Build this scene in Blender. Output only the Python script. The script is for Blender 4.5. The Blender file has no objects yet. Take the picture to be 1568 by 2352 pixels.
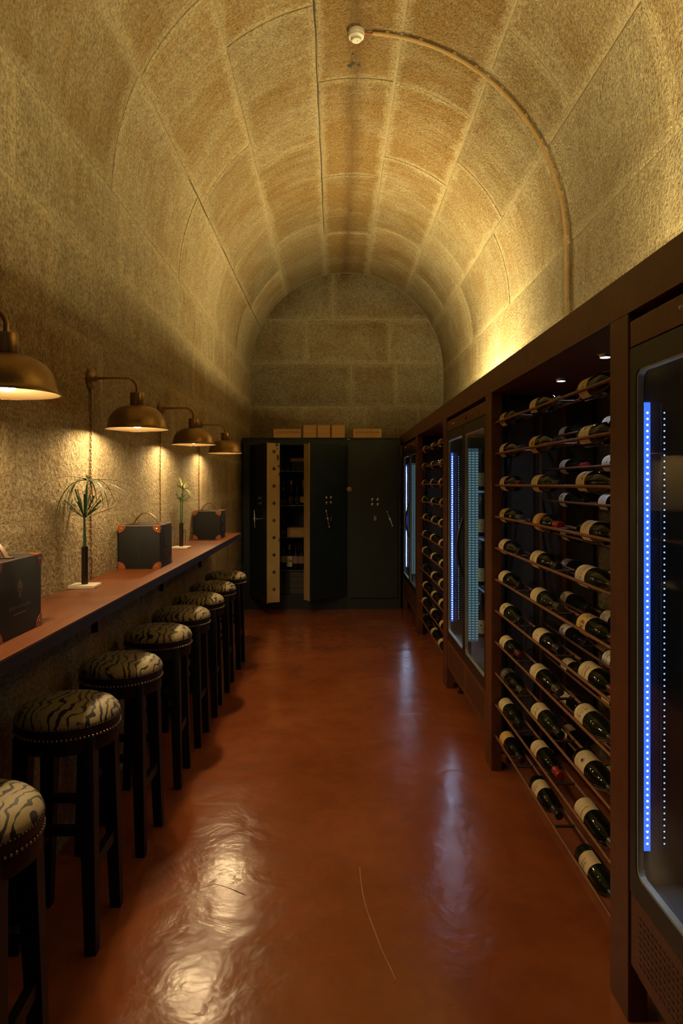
import bpy, bmesh, math, random
from mathutils import Vector, Matrix
random.seed(7)
PI = math.pi
sc = bpy.context.scene
COL = sc.collection

# ------------------------------------------------------------------ camera
cam_d = bpy.data.cameras.new('camera')
cam = bpy.data.objects.new('camera', cam_d)
COL.objects.link(cam)
cam.location = (0, 0, 1.5)
cam.rotation_euler = (PI / 2, 0, 0)
cam_d.sensor_fit = 'VERTICAL'
cam_d.sensor_height = 36.0
cam_d.sensor_width = 24.0
cam_d.lens = 24.0
cam_d.shift_x = 15 / 2352
cam_d.shift_y = -66 / 2352
cam_d.clip_start = 0.02
sc.camera = cam
# ------------------------------------------------------------------ world, exposure
world = bpy.data.worlds.new('world')
sc.world = world
world.use_nodes = True
bg = world.node_tree.nodes['Background']
bg.inputs[0].default_value = (0.55, 0.55, 0.62, 1)
bg.inputs[1].default_value = 0.05
sc.view_settings.view_transform = 'Standard'
sc.view_settings.look = 'None'
sc.view_settings.gamma = 1
sc.view_settings.use_curve_mapping = False
sc.view_settings.exposure = 1.0
sc.cycles.max_bounces = 8
sc.cycles.diffuse_bounces = 4
sc.cycles.glossy_bounces = 4
sc.cycles.transparent_max_bounces = 16
sc.cycles.sample_clamp_indirect = 4.0
sc.cycles.caustics_reflective = False
sc.cycles.caustics_refractive = False
# lamp powers (each lamp is built in its own builder below)
BULB = 250.0
UPLIGHT = 375.0
LED_POINT = 160.0
LED_GLOW = 0.75
SPOT = 170.0
WARM = (1.0, 0.70, 0.35)
UPWARM = (1.0, 0.80, 0.375)

# ------------------------------------------------------------------ mesh helpers
class MB:
    def __init__(s):
        s.v = []; s.f = []
    def add(s, vs, fs):
        o = len(s.v)
        s.v += [tuple(p) for p in vs]
        s.f += [tuple(i + o for i in f) for f in fs]
        return s
    def box(s, x0, x1, y0, y1, z0, z1, bev=0.0):
        if bev <= 0:
            vs = [(x0,y0,z0),(x1,y0,z0),(x1,y1,z0),(x0,y1,z0),(x0,y0,z1),(x1,y0,z1),(x1,y1,z1),(x0,y1,z1)]
            return s.add(vs, [(0,3,2,1),(4,5,6,7),(0,1,5,4),(1,2,6,5),(2,3,7,6),(3,0,4,7)])
        bm = bmesh.new()
        bmesh.ops.create_cube(bm, size=1)
        for v in bm.verts:
            v.co = Vector(((x0+x1)/2 + v.co.x*(x1-x0), (y0+y1)/2 + v.co.y*(y1-y0), (z0+z1)/2 + v.co.z*(z1-z0)))
        bmesh.ops.bevel(bm, geom=list(bm.edges), offset=bev, segments=2, affect='EDGES', profile=0.5)
        bm.verts.index_update()
        s.add([v.co[:] for v in bm.verts], [[v.index for v in f.verts] for f in bm.faces])
        bm.free()
        return s
    def lathe(s, prof, n=24, c=(0,0,0), axis='z', cap=True):
        vs = []; fs = []
        for (r, z) in prof:
            for k in range(n):
                a = 2*PI*k/n
                p = (r*math.cos(a), r*math.sin(a), z)
                if axis == 'x': p = (p[2], p[0], p[1])
                elif axis == 'y': p = (p[1], p[2], p[0])
                vs.append((p[0]+c[0], p[1]+c[1], p[2]+c[2]))
        m = len(prof)
        for i in range(m-1):
            for k in range(n):
                k2 = (k+1) % n
                fs.append((i*n+k, i*n+k2, (i+1)*n+k2, (i+1)*n+k))
        if cap:
            if prof[0][0] > 1e-6: fs.append(tuple(range(n-1, -1, -1)))
            if prof[-1][0] > 1e-6: fs.append(tuple(range((m-1)*n, m*n)))
        return s.add(vs, fs)
    def tube(s, pts, r, n=8, closed=False, cap=True):
        pts = [Vector(p) for p in pts]
        m = len(pts)
        rr = r if isinstance(r, (list, tuple)) else [r]*m
        up = None; vs = []; fs = []
        for i, p in enumerate(pts):
            if closed: t = pts[(i+1) % m] - pts[i-1]
            else: t = pts[min(i+1, m-1)] - pts[max(i-1, 0)]
            t.normalize()
            if up is None:
                up = Vector((0,0,1)) if abs(t.z) < 0.9 else Vector((1,0,0))
            a = t.cross(up)
            if a.length < 1e-6: a = t.cross(Vector((0.3,1,0.2)))
            a.normalize(); b = a.cross(t); b.normalize(); up = b
            for k in range(n):
                q = 2*PI*k/n
                vs.append(p + (a*math.cos(q) + b*math.sin(q))*rr[i])
        for i in range(m if closed else m-1):
            j = (i+1) % m
            for k in range(n):
                k2 = (k+1) % n
                fs.append((i*n+k, j*n+k, j*n+k2, i*n+k2))
        if cap and not closed:
            fs.append(tuple(range(n))); fs.append(tuple(range((m-1)*n+n-1, (m-1)*n-1, -1)))
        return s.add(vs, fs)
    def bar(s, p0, p1, w, d, up=(0,1,0), w2=None, d2=None):
        p0 = Vector(p0); p1 = Vector(p1); t = (p1-p0).normalized()
        a = t.cross(Vector(up)).normalized(); b = a.cross(t)
        w2 = w if w2 is None else w2; d2 = d if d2 is None else d2
        vs = []
        for p, ww, dd in ((p0, w, d), (p1, w2, d2)):
            for sa, sb in ((-1,-1),(1,-1),(1,1),(-1,1)):
                vs.append(p + a*sa*ww/2 + b*sb*dd/2)
        return s.add(vs, [(0,3,2,1),(4,5,6,7),(0,1,5,4),(1,2,6,5),(2,3,7,6),(3,0,4,7)])
    def prism(s, poly, fn, d0, d1):
        n = len(poly)
        vs = [fn(u, v, d0) for u, v in poly] + [fn(u, v, d1) for u, v in poly]
        fs = [tuple(range(n-1,-1,-1)), tuple(range(n, 2*n))]
        for i in range(n):
            j = (i+1) % n
            fs.append((i, j, n+j, n+i))
        return s.add(vs, fs)
    def sphere(s, c, r, n=10, m=6):
        prof = [(max(r*math.sin(PI*i/m), 1e-5), -r*math.cos(PI*i/m)) for i in range(m+1)]
        return s.lathe(prof, n, c, cap=False)
    def move(s, d):
        s.v = [(x+d[0], y+d[1], z+d[2]) for x, y, z in s.v]
        return s
    def mesh(s, name, mat, smooth=None, fix=True):
        me = bpy.data.meshes.new(name)
        me.from_pydata(s.v, [], s.f)
        if fix:
            bm = bmesh.new(); bm.from_mesh(me)
            bmesh.ops.recalc_face_normals(bm, faces=bm.faces)
            bm.to_mesh(me); bm.free()
        me.materials.append(mat)
        if smooth is not None:
            me.polygons.foreach_set('use_smooth', [True]*len(me.polygons))
            if smooth < 180:
                me.set_sharp_from_angle(angle=math.radians(smooth))
        me.update()
        return me

def link(name, me, parent=None, loc=None):
    o = bpy.data.objects.new(name, me)
    COL.objects.link(o)
    if parent is not None: o.parent = parent
    if loc is not None: o.location = loc
    return o
def obj(name, mb, mat, parent=None, smooth=None, world=False):
    """one mesh object; world=True: the builder holds world coordinates and the parent root sits unrotated"""
    if world and parent is not None:
        p = parent; d = Vector((0,0,0))
        while p is not None:
            d += p.location; p = p.parent
        mb.move(-d)
    return link(name, mb.mesh(name, mat, smooth), parent)
def tag(o, label=None, cat=None, group=None, kind=None):
    if label: o['label'] = label
    if cat: o['category'] = cat
    if group: o['group'] = group
    if kind: o['kind'] = kind
    return o
def thing(name, label, cat, loc=(0,0,0), rz=0.0, group=None):
    o = bpy.data.objects.new(name, None)
    COL.objects.link(o)
    o.empty_display_size = 0.05
    o.location = loc; o.rotation_euler = (0, 0, rz)
    return tag(o, label, cat, group)
def copy_tree(o, parent=None):
    c = o.copy(); COL.objects.link(c)
    if parent is not None: c.parent = parent
    for ch in list(o.children): copy_tree(ch, c)
    return c
def text_mesh(body, size, align='CENTER'):
    cu = bpy.data.curves.new('txt', 'FONT')
    cu.body = body; cu.size = size; cu.align_x = align; cu.align_y = 'CENTER'
    cu.resolution_u = 2
    t = bpy.data.objects.new('txt', cu)
    COL.objects.link(t)
    dg = bpy.context.evaluated_depsgraph_get()
    me = bpy.data.meshes.new_from_object(t.evaluated_get(dg))
    bm = bmesh.new(); bm.from_mesh(me)
    bmesh.ops.triangulate(bm, faces=bm.faces)
    bm.verts.index_update()
    vs = [(v.co.x, v.co.y) for v in bm.verts]; fs = [tuple(v.index for v in f.verts) for f in bm.faces]
    bm.free()
    bpy.data.objects.remove(t); bpy.data.curves.remove(cu); bpy.data.meshes.remove(me)
    return vs, fs

# ------------------------------------------------------------------ material helpers
class N:
    def __init__(s, name):
        s.m = bpy.data.materials.new(name); s.m.use_nodes = True
        s.t = s.m.node_tree; s.t.nodes.clear()
        s.out = s.t.nodes.new('ShaderNodeOutputMaterial')
    def n(s, typ, **kw):
        nd = s.t.nodes.new(typ)
        for k, v in kw.items(): setattr(nd, k, v)
        return nd
    def l(s, a, b): s.t.links.new(a, b)
    def val(s, sock, x):
        if hasattr(x, 'is_output'): s.l(x, sock)
        else: sock.default_value = x
    def math(s, op, a, b=None, clamp=False):
        nd = s.n('ShaderNodeMath', operation=op, use_clamp=clamp)
        s.val(nd.inputs[0], a)
        if b is not None: s.val(nd.inputs[1], b)
        return nd.outputs[0]
    def noise(s, vec, scale, detail=3, rough=0.55, dist=0.0):
        nd = s.n('ShaderNodeTexNoise')
        if vec is not None: s.l(vec, nd.inputs['Vector'])
        nd.inputs['Scale'].default_value = scale; nd.inputs['Detail'].default_value = detail
        nd.inputs['Roughness'].default_value = rough; nd.inputs['Distortion'].default_value = dist
        return nd.outputs[0]
    def ramp(s, fac, stops, interp='LINEAR'):
        nd = s.n('ShaderNodeValToRGB'); cr = nd.color_ramp; cr.interpolation = interp
        while len(cr.elements) < len(stops): cr.elements.new(0.5)
        for e, (p, c) in zip(cr.elements, stops):
            e.position = p
            e.color = (c, c, c, 1) if isinstance(c, (int, float)) else tuple(c) + (1,)
        s.l(fac, nd.inputs[0])
        return nd.outputs[0]
    def mix(s, fac, a, b, mode='MIX'):
        nd = s.n('ShaderNodeMix', data_type='RGBA', blend_type=mode)
        s.val(nd.inputs[0], fac)
        for sock, x in ((nd.inputs[6], a), (nd.inputs[7], b)):
            if isinstance(x, (tuple, list)): sock.default_value = tuple(x)[:3] + (1,)
            else: s.l(x, sock)
        return nd.outputs[2]
    def maprange(s, x, a, b, c=0.0, d=1.0):
        nd = s.n('ShaderNodeMapRange'); nd.clamp = True
        s.val(nd.inputs[0], x)
        for i, q in zip((1,2,3,4), (a,b,c,d)): s.val(nd.inputs[i], q)
        return nd.outputs[0]
    def bump(s, h, strength, dist):
        nd = s.n('ShaderNodeBump')
        nd.inputs['Strength'].default_value = strength; nd.inputs['Distance'].default_value = dist
        s.l(h, nd.inputs['Height'])
        return nd.outputs[0]
    def pbr(s, color, rough=0.5, metal=0.0, bump=None, spec=0.5, **kw):
        p = s.n('ShaderNodeBsdfPrincipled')
        if isinstance(color, (tuple, list)): p.inputs['Base Color'].default_value = tuple(color)[:3] + (1,)
        else: s.l(color, p.inputs['Base Color'])
        s.val(p.inputs['Roughness'], rough); s.val(p.inputs['Metallic'], metal)
        p.inputs['Specular IOR Level'].default_value = spec
        for k, v in kw.items(): p.inputs[k].default_value = v
        if bump is not None: s.l(bump, p.inputs['Normal'])
        s.l(p.outputs[0], s.out.inputs[0])
        return s.m
    @property
    def pos(s): return s.n('ShaderNodeNewGeometry').outputs['Position']
    @property
    def obco(s): return s.n('ShaderNodeTexCoord').outputs['Object']

def plain(name, c, rough=0.5, metal=0.0, spec=0.5, var=0.12, scale=30, bumpd=0.0, **kw):
    k = N(name); co = k.obco
    f = k.noise(co, scale, 3)
    col = k.mix(f, tuple(x*(1-var*1.6) for x in c), tuple(min(x*(1+var*1.6), 1) for x in c))
    b = k.bump(k.noise(co, scale*4, 2), 0.5, bumpd) if bumpd > 0 else None
    return k.pbr(col, rough, metal, b, spec, **kw)
def emit(name, c, s):
    k = N(name); e = k.n('ShaderNodeEmission')
    e.inputs[0].default_value = tuple(c) + (1,); e.inputs[1].default_value = s
    k.l(e.outputs[0], k.out.inputs[0]); return k.m

def stone_mat():
    k = N('granite'); p = k.pos
    tint = k.n('ShaderNodeAttribute', attribute_type='OBJECT', attribute_name='tint').outputs['Fac']
    shade = k.n('ShaderNodeAttribute', attribute_type='OBJECT', attribute_name='tone').outputs['Fac']
    big = k.noise(p, 2.3, 5, 0.6); mid = k.noise(p, 14, 4, 0.6); fine = k.noise(p, 70, 3, 0.72); grit = k.noise(p, 240, 2, 0.6)
    mp = k.n('ShaderNodeMapping'); k.l(p, mp.inputs[0]); mp.inputs['Scale'].default_value = (1.3, 13.0, 1.3)
    strk = k.noise(mp.outputs[0], 1.5, 2, 0.5)
    patch = k.math('ADD', k.math('MULTIPLY', k.math('SUBTRACT', big, 0.5), 2.2), k.math('MULTIPLY', k.math('SUBTRACT', strk, 0.5), 1.2))
    t = k.math('ADD', tint, patch, clamp=True)
    base = k.mix(t, (0.42, 0.345, 0.205), (0.29, 0.178, 0.062))
    base = k.mix(k.maprange(mid, 0.48, 0.78, 0, 0.7), base, (0.27, 0.20, 0.11))
    uv = k.n('ShaderNodeSeparateXYZ'); k.l(k.n('ShaderNodeUVMap', uv_map='uv').outputs[0], uv.inputs[0])
    wh = k.n('ShaderNodeSeparateXYZ'); k.l(k.n('ShaderNodeUVMap', uv_map='size').outputs[0], wh.inputs[0])
    d = k.math('MINIMUM', k.math('MINIMUM', uv.outputs[0], k.math('SUBTRACT', wh.outputs[0], uv.outputs[0])),
               k.math('MINIMUM', uv.outputs[1], k.math('SUBTRACT', wh.outputs[1], uv.outputs[1])))
    wob = k.math('ADD', d, k.math('MULTIPLY', k.math('SUBTRACT', k.noise(p, 6, 5, 0.7), 0.42), -0.16))
    sm = k.maprange(wob, 0.008, 0.05, 1.0, 0.0)
    base = k.mix(k.math('MULTIPLY', sm, 0.62), base, (0.49, 0.40, 0.235))
    spk = k.maprange(fine, 0.32, 0.66, 0.50, 1.30)
    spk = k.math('MULTIPLY', spk, k.maprange(grit, 0.3, 0.7, 0.80, 1.18))
    spk = k.math('MULTIPLY', spk, shade)
    g = k.n('ShaderNodeCombineColor')
    for i in range(3): k.l(spk, g.inputs[i])
    col = k.mix(1.0, base, g.outputs[0], 'MULTIPLY')
    # dark water streak along the crown
    s = k.n('ShaderNodeSeparateXYZ'); k.l(p, s.inputs[0])
    dx = k.math('ABSOLUTE', k.math('SUBTRACT', s.outputs[0], k.math('ADD', 0.07, k.math('MULTIPLY', k.noise(p, 2.2, 4), 0.14))))
    st = k.math('MULTIPLY', k.maprange(dx, 0.0, 0.10, 1.0, 0.0), k.maprange(s.outputs[2], 4.15, 4.22))
    col = k.mix(k.math('MULTIPLY', st, 0.62), col, (0.11, 0.06, 0.022))
    h = k.math('ADD', k.math('MULTIPLY', fine, 0.55), k.math('MULTIPLY', k.noise(p, 48, 4, 0.65), 1.0))
    return k.pbr(col, 0.85, 0, k.bump(h, 1.0, 0.020), 0.2)
def floor_mat():
    k = N('red_concrete'); p = k.pos
    a = k.noise(p, 1.6, 5, 0.6, 0.6); b = k.noise(p, 9, 4, 0.6); c = k.noise(p, 55, 3, 0.6)
    col = k.ramp(a, [(0.3, (0.24, 0.062, 0.019)), (0.55, (0.31, 0.086, 0.026)), (0.75, (0.37, 0.12, 0.040))])
    col = k.mix(k.maprange(b, 0.45, 0.85, 0, 0.35), col, (0.13, 0.042, 0.02))
    col = k.mix(k.maprange(c, 0.6, 0.85, 0, 0.25), col, (0.33, 0.16, 0.08))
    r = k.maprange(k.math('ADD', k.math('MULTIPLY', b, 0.6), k.math('MULTIPLY', a, 0.4)), 0.35, 0.65, 0.16, 0.24)
    h = k.math('ADD', k.noise(p, 4.5, 4, 0.55, 0.4), k.math('MULTIPLY', k.noise(p, 30, 3), 0.12))
    return k.pbr(col, r, 0, k.bump(h, 0.20, 0.025), 0.5)
def wood_mat(name, c1, c2, axis=1, rough=0.45, spec=0.4):
    k = N(name); co = k.obco
    mp = k.n('ShaderNodeMapping'); k.l(co, mp.inputs[0])
    sc3 = [26, 26, 26]; sc3[axis] = 1.6
    mp.inputs['Scale'].default_value = sc3
    g = k.noise(mp.outputs[0], 1.6, 5, 0.6, 1.2); f = k.noise(co, 3, 3)
    col = k.mix(k.maprange(g, 0.3, 0.7), c1, c2)
    col = k.mix(k.maprange(f, 0.35, 0.75, 0, 0.35), col, tuple(x*0.6 for x in c1))
    return k.pbr(col, rough, 0, k.bump(g, 0.15, 0.002), spec)
def rust_mat(name, c1, c2, rough=0.5, metal=0.0, scale=6):
    k = N(name); p = k.pos
    a = k.noise(p, scale, 5, 0.65); b = k.noise(p, scale*14, 3, 0.6)
    col = k.mix(k.maprange(a, 0.3, 0.7), c1, c2)
    col = k.mix(k.maprange(b, 0.5, 0.8, 0, 0.4), col, tuple(x*0.55 for x in c1))
    return k.pbr(col, rough, metal, k.bump(b, 0.25, 0.002), 0.4)
def zebra_mat():
    k = N('zebra_hide'); co = k.obco
    oi = k.n('ShaderNodeObjectInfo').outputs['Random']
    mp = k.n('ShaderNodeMapping'); k.l(co, mp.inputs[0])
    cb = k.n('ShaderNodeCombineXYZ'); k.l(k.math('MULTIPLY', oi, 7.0), cb.inputs[0]); k.l(k.math('MULTIPLY', oi, 3.0), cb.inputs[1])
    k.l(cb.outputs[0], mp.inputs['Location'])
    n1 = k.noise(mp.outputs[0], 7.5, 1.5); n2 = k.noise(mp.outputs[0], 30, 1); n3 = k.noise(mp.outputs[0], 17, 1.5)
    s = k.n('ShaderNodeSeparateXYZ'); k.l(mp.outputs[0], s.inputs[0])
    ph = k.math('ADD', k.math('MULTIPLY', s.outputs[0], 33.0), k.math('MULTIPLY', n1, 4.2))
    ph = k.math('ADD', ph, k.math('MULTIPLY', n2, 0.9))
    w = k.math('SINE', k.math('MULTIPLY', ph, 6.2832))
    w = k.math('ADD', w, k.math('MULTIPLY', k.math('SUBTRACT', n3, 0.5), 2.4))
    col = k.ramp(k.maprange(w, 0.50, 0.68), [(0, (0.35, 0.285, 0.15)), (1, (0.012, 0.012, 0.012))])
    return k.pbr(col, 0.5, 0, k.bump(k.noise(co, 300, 2), 0.2, 0.001), 0.4, **{'Sheen Weight': 0.1})
def glass_mat(name, tint=(0.92, 0.97, 0.98), refl=1.0):
    k = N(name)
    t = k.n('ShaderNodeBsdfTransparent'); t.inputs[0].default_value = tint + (1,)
    g = k.n('ShaderNodeBsdfGlossy'); g.inputs['Roughness'].default_value = 0.02
    ge = k.n('ShaderNodeNewGeometry'); dp = k.n('ShaderNodeVectorMath', operation='DOT_PRODUCT')
    k.l(ge.outputs['Normal'], dp.inputs[0]); k.l(ge.outputs['Incoming'], dp.inputs[1])
    c = k.math('SUBTRACT', 1.0, k.math('ABSOLUTE', dp.outputs['Value']))
    f = k.math('ADD', 0.04, k.math('MULTIPLY', k.math('POWER', c, 5.0), 0.96))
    m = k.n('ShaderNodeMixShader')
    k.l(k.math('MULTIPLY', f, refl, clamp=True), m.inputs[0])
    k.l(t.outputs[0], m.inputs[1]); k.l(g.outputs[0], m.inputs[2]); k.l(m.outputs[0], k.out.inputs[0])
    return k.m

M = {}
M['stone'] = stone_mat()
M['mortar'] = plain('mortar', (0.33, 0.265, 0.15), 0.9, var=0.25, scale=20, bumpd=0.004)
M['joint'] = plain('dark_joint', (0.05, 0.04, 0.03), 0.9)
M['floor'] = floor_mat()
M['counter'] = wood_mat('counter_leatherwood', (0.15, 0.044, 0.014), (0.205, 0.065, 0.020), 1, 0.38)
M['counter_edge'] = plain('counter_edge', (0.016, 0.013, 0.011), 0.6)  # near-black puts the shade on the counter's front face into its colour
M['black_steel'] = plain('black_steel', (0.018, 0.020, 0.021), 0.45, 0.6)
M['brass'] = rust_mat('aged_brass', (0.23, 0.135, 0.045), (0.30, 0.19, 0.075), 0.36, 0.9, 14)
M['brass_in'] = plain('shade_lining', (0.036, 0.023, 0.009), 0.55, 0.0, spec=0.25, var=0.05)
M['bulb'] = emit('lit_bulb', WARM, BULB)
M['cord1'] = plain('cord_brown', (0.13, 0.055, 0.022), 0.7)
M['cord2'] = plain('cord_tan', (0.36, 0.24, 0.11), 0.7)
M['case'] = plain('case_cloth', (0.016, 0.017, 0.018), 0.65, spec=0.3, var=0.2, scale=500, bumpd=0.001)
M['leather'] = plain('tan_leather', (0.29, 0.078, 0.020), 0.42, var=0.2, scale=40)
M['strap'] = plain('handle_leather', (0.15, 0.062, 0.026), 0.42, var=0.2, scale=40)
M['rivet'] = plain('rivet_brass', (0.85, 0.70, 0.45), 0.25, 1.0)
M['piping'] = plain('case_piping', (0.30, 0.21, 0.12), 0.5)
M['emblem'] = plain('printed_emblem', (0.24, 0.165, 0.12), 0.6)
M['marble'] = plain('white_marble', (0.74, 0.68, 0.56), 0.3, var=0.1, scale=18)
M['darkmetal'] = plain('dark_bronze', (0.060, 0.045, 0.034), 0.35, 0.8)
M['stem'] = plain('stem_green', (0.028, 0.085, 0.030), 0.5)
M['leaf'] = plain('leaf_green', (0.055, 0.125, 0.040), 0.5)
M['leaf2'] = plain('leaf_pale', (0.30, 0.34, 0.10), 0.5)
M['zebra'] = zebra_mat()
M['band'] = plain('black_leather', (0.010, 0.010, 0.011), 0.42, spec=0.35, scale=90, bumpd=0.001)
M['darkwood'] = plain('black_wood', (0.006, 0.007, 0.0075), 0.5, spec=0.25, var=0.2)
M['nail'] = plain('nailhead', (0.42, 0.36, 0.30), 0.28, 1.0)
M['safe'] = rust_mat('safe_paint', (0.013, 0.025, 0.034), (0.018, 0.031, 0.041), 0.42)
M['safe2'] = rust_mat('safe_paint_grey', (0.024, 0.037, 0.042), (0.030, 0.043, 0.047), 0.5)
M['cream'] = rust_mat('cream_paint', (0.42, 0.31, 0.14), (0.48, 0.36, 0.17), 0.5)
M['chip'] = plain('paint_chip', (0.05, 0.045, 0.035), 0.6)
M['chrome'] = plain('worn_chrome', (0.62, 0.60, 0.56), 0.25, 1.0)
M['shelf'] = plain('shelf_steel', (0.09, 0.088, 0.082), 0.45, 0.5)
M['crate'] = wood_mat('pine_crate', (0.60, 0.36, 0.155), (0.72, 0.46, 0.21), 0, 0.6)
M['ink'] = plain('black_ink', (0.02, 0.016, 0.013), 0.7)
M['cab'] = rust_mat('rust_brown_steel', (0.105, 0.040, 0.019), (0.155, 0.058, 0.026), 0.42, 0.15)
M['cabin'] = rust_mat('cabinet_underside', (0.14, 0.046, 0.024), (0.18, 0.06, 0.03), 0.45, 0.1)
M['rod'] = rust_mat('rod_rust', (0.20, 0.088, 0.040), (0.27, 0.12, 0.055), 0.45, 0.3, 20)
M['post'] = rust_mat('rack_post', (0.05, 0.036, 0.026), (0.075, 0.05, 0.036), 0.5, 0.3)
M['fridge'] = plain('fridge_shell', (0.085, 0.075, 0.062), 0.5)
M['liner'] = plain('fridge_liner', (0.10, 0.115, 0.125), 0.5)
M['doorframe'] = plain('door_frame_black', (0.012, 0.012, 0.013), 0.4)
M['gasket'] = plain('door_gasket', (0.42, 0.46, 0.47), 0.4, 0.2)
M['pane'] = glass_mat('door_glass', refl=0.55)
M['led'] = emit('led_point', (0.62, 0.76, 1.0), LED_POINT)
M['ledglow'] = emit('led_strip_glow', (0.05, 0.16, 0.85), LED_GLOW)
M['led2'] = emit('led_point_dim', (0.30, 0.50, 1.0), 0.9)
M['reflback'] = emit('led_reflection_sheen', (0.28, 0.50, 0.56), 0.075)  # weak glow imitates the sheen of reflections in the door glass
M['ledrefl'] = emit('led_reflection', (0.40, 0.66, 0.74), 0.24)  # glowing dashes imitate LEDs mirrored in the door panes
M['glassware'] = glass_mat('clear_glassware', (0.96, 0.97, 0.97), 1.6)
M['spot'] = emit('spot_lens', (0.66, 0.76, 1.0), SPOT)
M['uplight'] = emit('uplight_diffuser', UPWARM, UPLIGHT)
M['white'] = plain('white_plastic', (0.72, 0.68, 0.58), 0.4, var=0.04)
M['conduit'] = plain('conduit_tan', (0.46, 0.30, 0.12), 0.5, var=0.1)
M['bottle'] = N('bottle_glass_dark').pbr((0.006, 0.008, 0.005), 0.03, 0, None, 0.26)
M['bottle_g'] = N('bottle_glass_green').pbr((0.010, 0.014, 0.006), 0.04, 0, None, 0.26)
def label_mat(name, c, c2=None):
    return plain(name, c, 0.6, var=0.08, scale=60)
M['lab_cream'] = label_mat('label_cream', (0.68, 0.56, 0.34))
M['lab_white'] = label_mat('label_white', (0.76, 0.71, 0.58))
M['lab_ochre'] = label_mat('label_ochre', (0.66, 0.44, 0.13))
M['lab_dark'] = label_mat('label_dark', (0.05, 0.042, 0.038))
M['lab_slate'] = label_mat('label_slate', (0.10, 0.12, 0.13))
M['lab_red'] = label_mat('label_red', (0.30, 0.035, 0.02))
M['lab_teal'] = label_mat('label_teal', (0.18, 0.25, 0.19))
M['lab_brown'] = label_mat('label_brown', (0.20, 0.12, 0.05))
M['lab_pink'] = label_mat('label_pink', (0.42, 0.25, 0.20))
M['lab_lime'] = label_mat('label_green', (0.34, 0.36, 0.18))
M['cap_black'] = plain('capsule_black', (0.018, 0.017, 0.017), 0.35)
M['cap_red'] = plain('capsule_red', (0.33, 0.022, 0.018), 0.4)
M['cap_green'] = plain('capsule_olive', (0.10, 0.095, 0.06), 0.35, 0.4)
M['cap_dkred'] = plain('capsule_maroon', (0.10, 0.014, 0.014), 0.4)
M['cap_gold'] = plain('capsule_gold', (0.45, 0.32, 0.10), 0.35, 0.7)

# ------------------------------------------------------------------ room shell
XL, XR, XC, AX, ZS, BZ, YE, YB = -1.12, 1.433, 0.1565, 1.2765, 2.966, 1.32, 9.05, -2.2
def struct(o):
    o['kind'] = 'structure'; return o
fl = struct(obj('floor', MB().box(XL-0.3, XR+0.3, YB, YE+0.3, -0.2, 0), M['floor']))
def wallbox(name, *b): return struct(obj(name, MB().box(*b), M['mortar']))
wl = wallbox('wall_left', XL-0.3, XL-0.0014, YB, YE, 0, ZS)
wr = wallbox('wall_right', XR+0.0014, XR+0.3, YB, YE, 0, ZS)
wb = wallbox('wall_back', XL-0.3, XR+0.3, YE+0.006, YE+0.3, 0, ZS+BZ+0.2)
def vault_pt(th, y, w=0.0):
    """th from the crown, w = distance into the masonry"""
    c, s = math.cos(th), math.sin(th)
    n = Vector((s/AX, 0, c/BZ)).normalized()
    return Vector((XC + AX*s, y, ZS + BZ*c)) + n*w
mb = MB(); NS = 64
for w, ys in ((0.004, (YB, YE)), (0.3, (YB, YE))):
    for y in ys:
        for i in range(NS+1):
            mb.v.append(tuple(vault_pt(-PI/2 + PI*i/NS, y, w)))
n1 = NS+1
for i in range(NS):
    mb.f.append((i, i+1, n1+i+1, n1+i)); mb.f.append((2*n1+i, 3*n1+i, 3*n1+i+1, 2*n1+i+1))
    mb.f.append((i, 2*n1+i, 2*n1+i+1, i+1)); mb.f.append((n1+i, n1+i+1, 3*n1+i+1, 3*n1+i))
ce = struct(obj('ceiling', mb, M['mortar'], smooth=30))
stone_n = [0]
def add_uv(me, uvs, size):
    a = me.uv_layers.new(name='uv'); b = me.uv_layers.new(name='size')
    for lp in me.loops:
        a.data[lp.index].uv = uvs[lp.vertex_index]; b.data[lp.index].uv = size
def stone(parent, fn, W, V, nu=1, tint=0.3, tone=1.0, proud=0.0, gap=0.007, rec=0.0022):
    """a slab on the parameter rectangle W x V; fn(u, v, w) -> point, w into the masonry"""
    e = 0.008
    us = [gap, gap+e] + [gap+e + (W-2*gap-2*e)*i/nu for i in range(1, nu)] + [W-gap-e, W-gap]
    vv = [gap, gap+e, V-gap-e, V-gap]
    mb = MB(); uv = []
    for i, u in enumerate(us):
        for j, v in enumerate(vv):
            edge = i in (0, len(us)-1) or j in (0, 3)
            mb.v.append(tuple(fn(u, v, (rec if edge else 0.0) - proud))); uv.append((u, v))
    nu_, nv = len(us), 4
    for i in range(nu_-1):
        for j in range(nv-1):
            mb.f.append((i*nv+j, i*nv+j+1, (i+1)*nv+j+1, (i+1)*nv+j))
    ring = [i*nv for i in range(nu_)] + [(nu_-1)*nv+j for j in range(1, nv)] + [i*nv+nv-1 for i in range(nu_-2, -1, -1)] + [j for j in range(nv-2, 0, -1)]
    o0 = len(mb.v)
    for q in ring:
        u, v = uv[q]; mb.v.append(tuple(fn(u, v, 0.022))); uv.append((u, v))
    for a in range(len(ring)):
        b = (a+1) % len(ring)
        mb.f.append((ring[a], o0+a, o0+b, ring[b]))
    me = mb.mesh('stone', M['stone'], 50)
    add_uv(me, uv, (W, V))
    o = link('stone', me, parent)
    o['tint'] = max(0.0, min(1.0, tint)); o['tone'] = tone
    return o
rs = random.Random(11)
D2R = math.radians
thb = [-90, -63.5, -38, -12.5, 11.5, 38, 63.5, 90]
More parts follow.
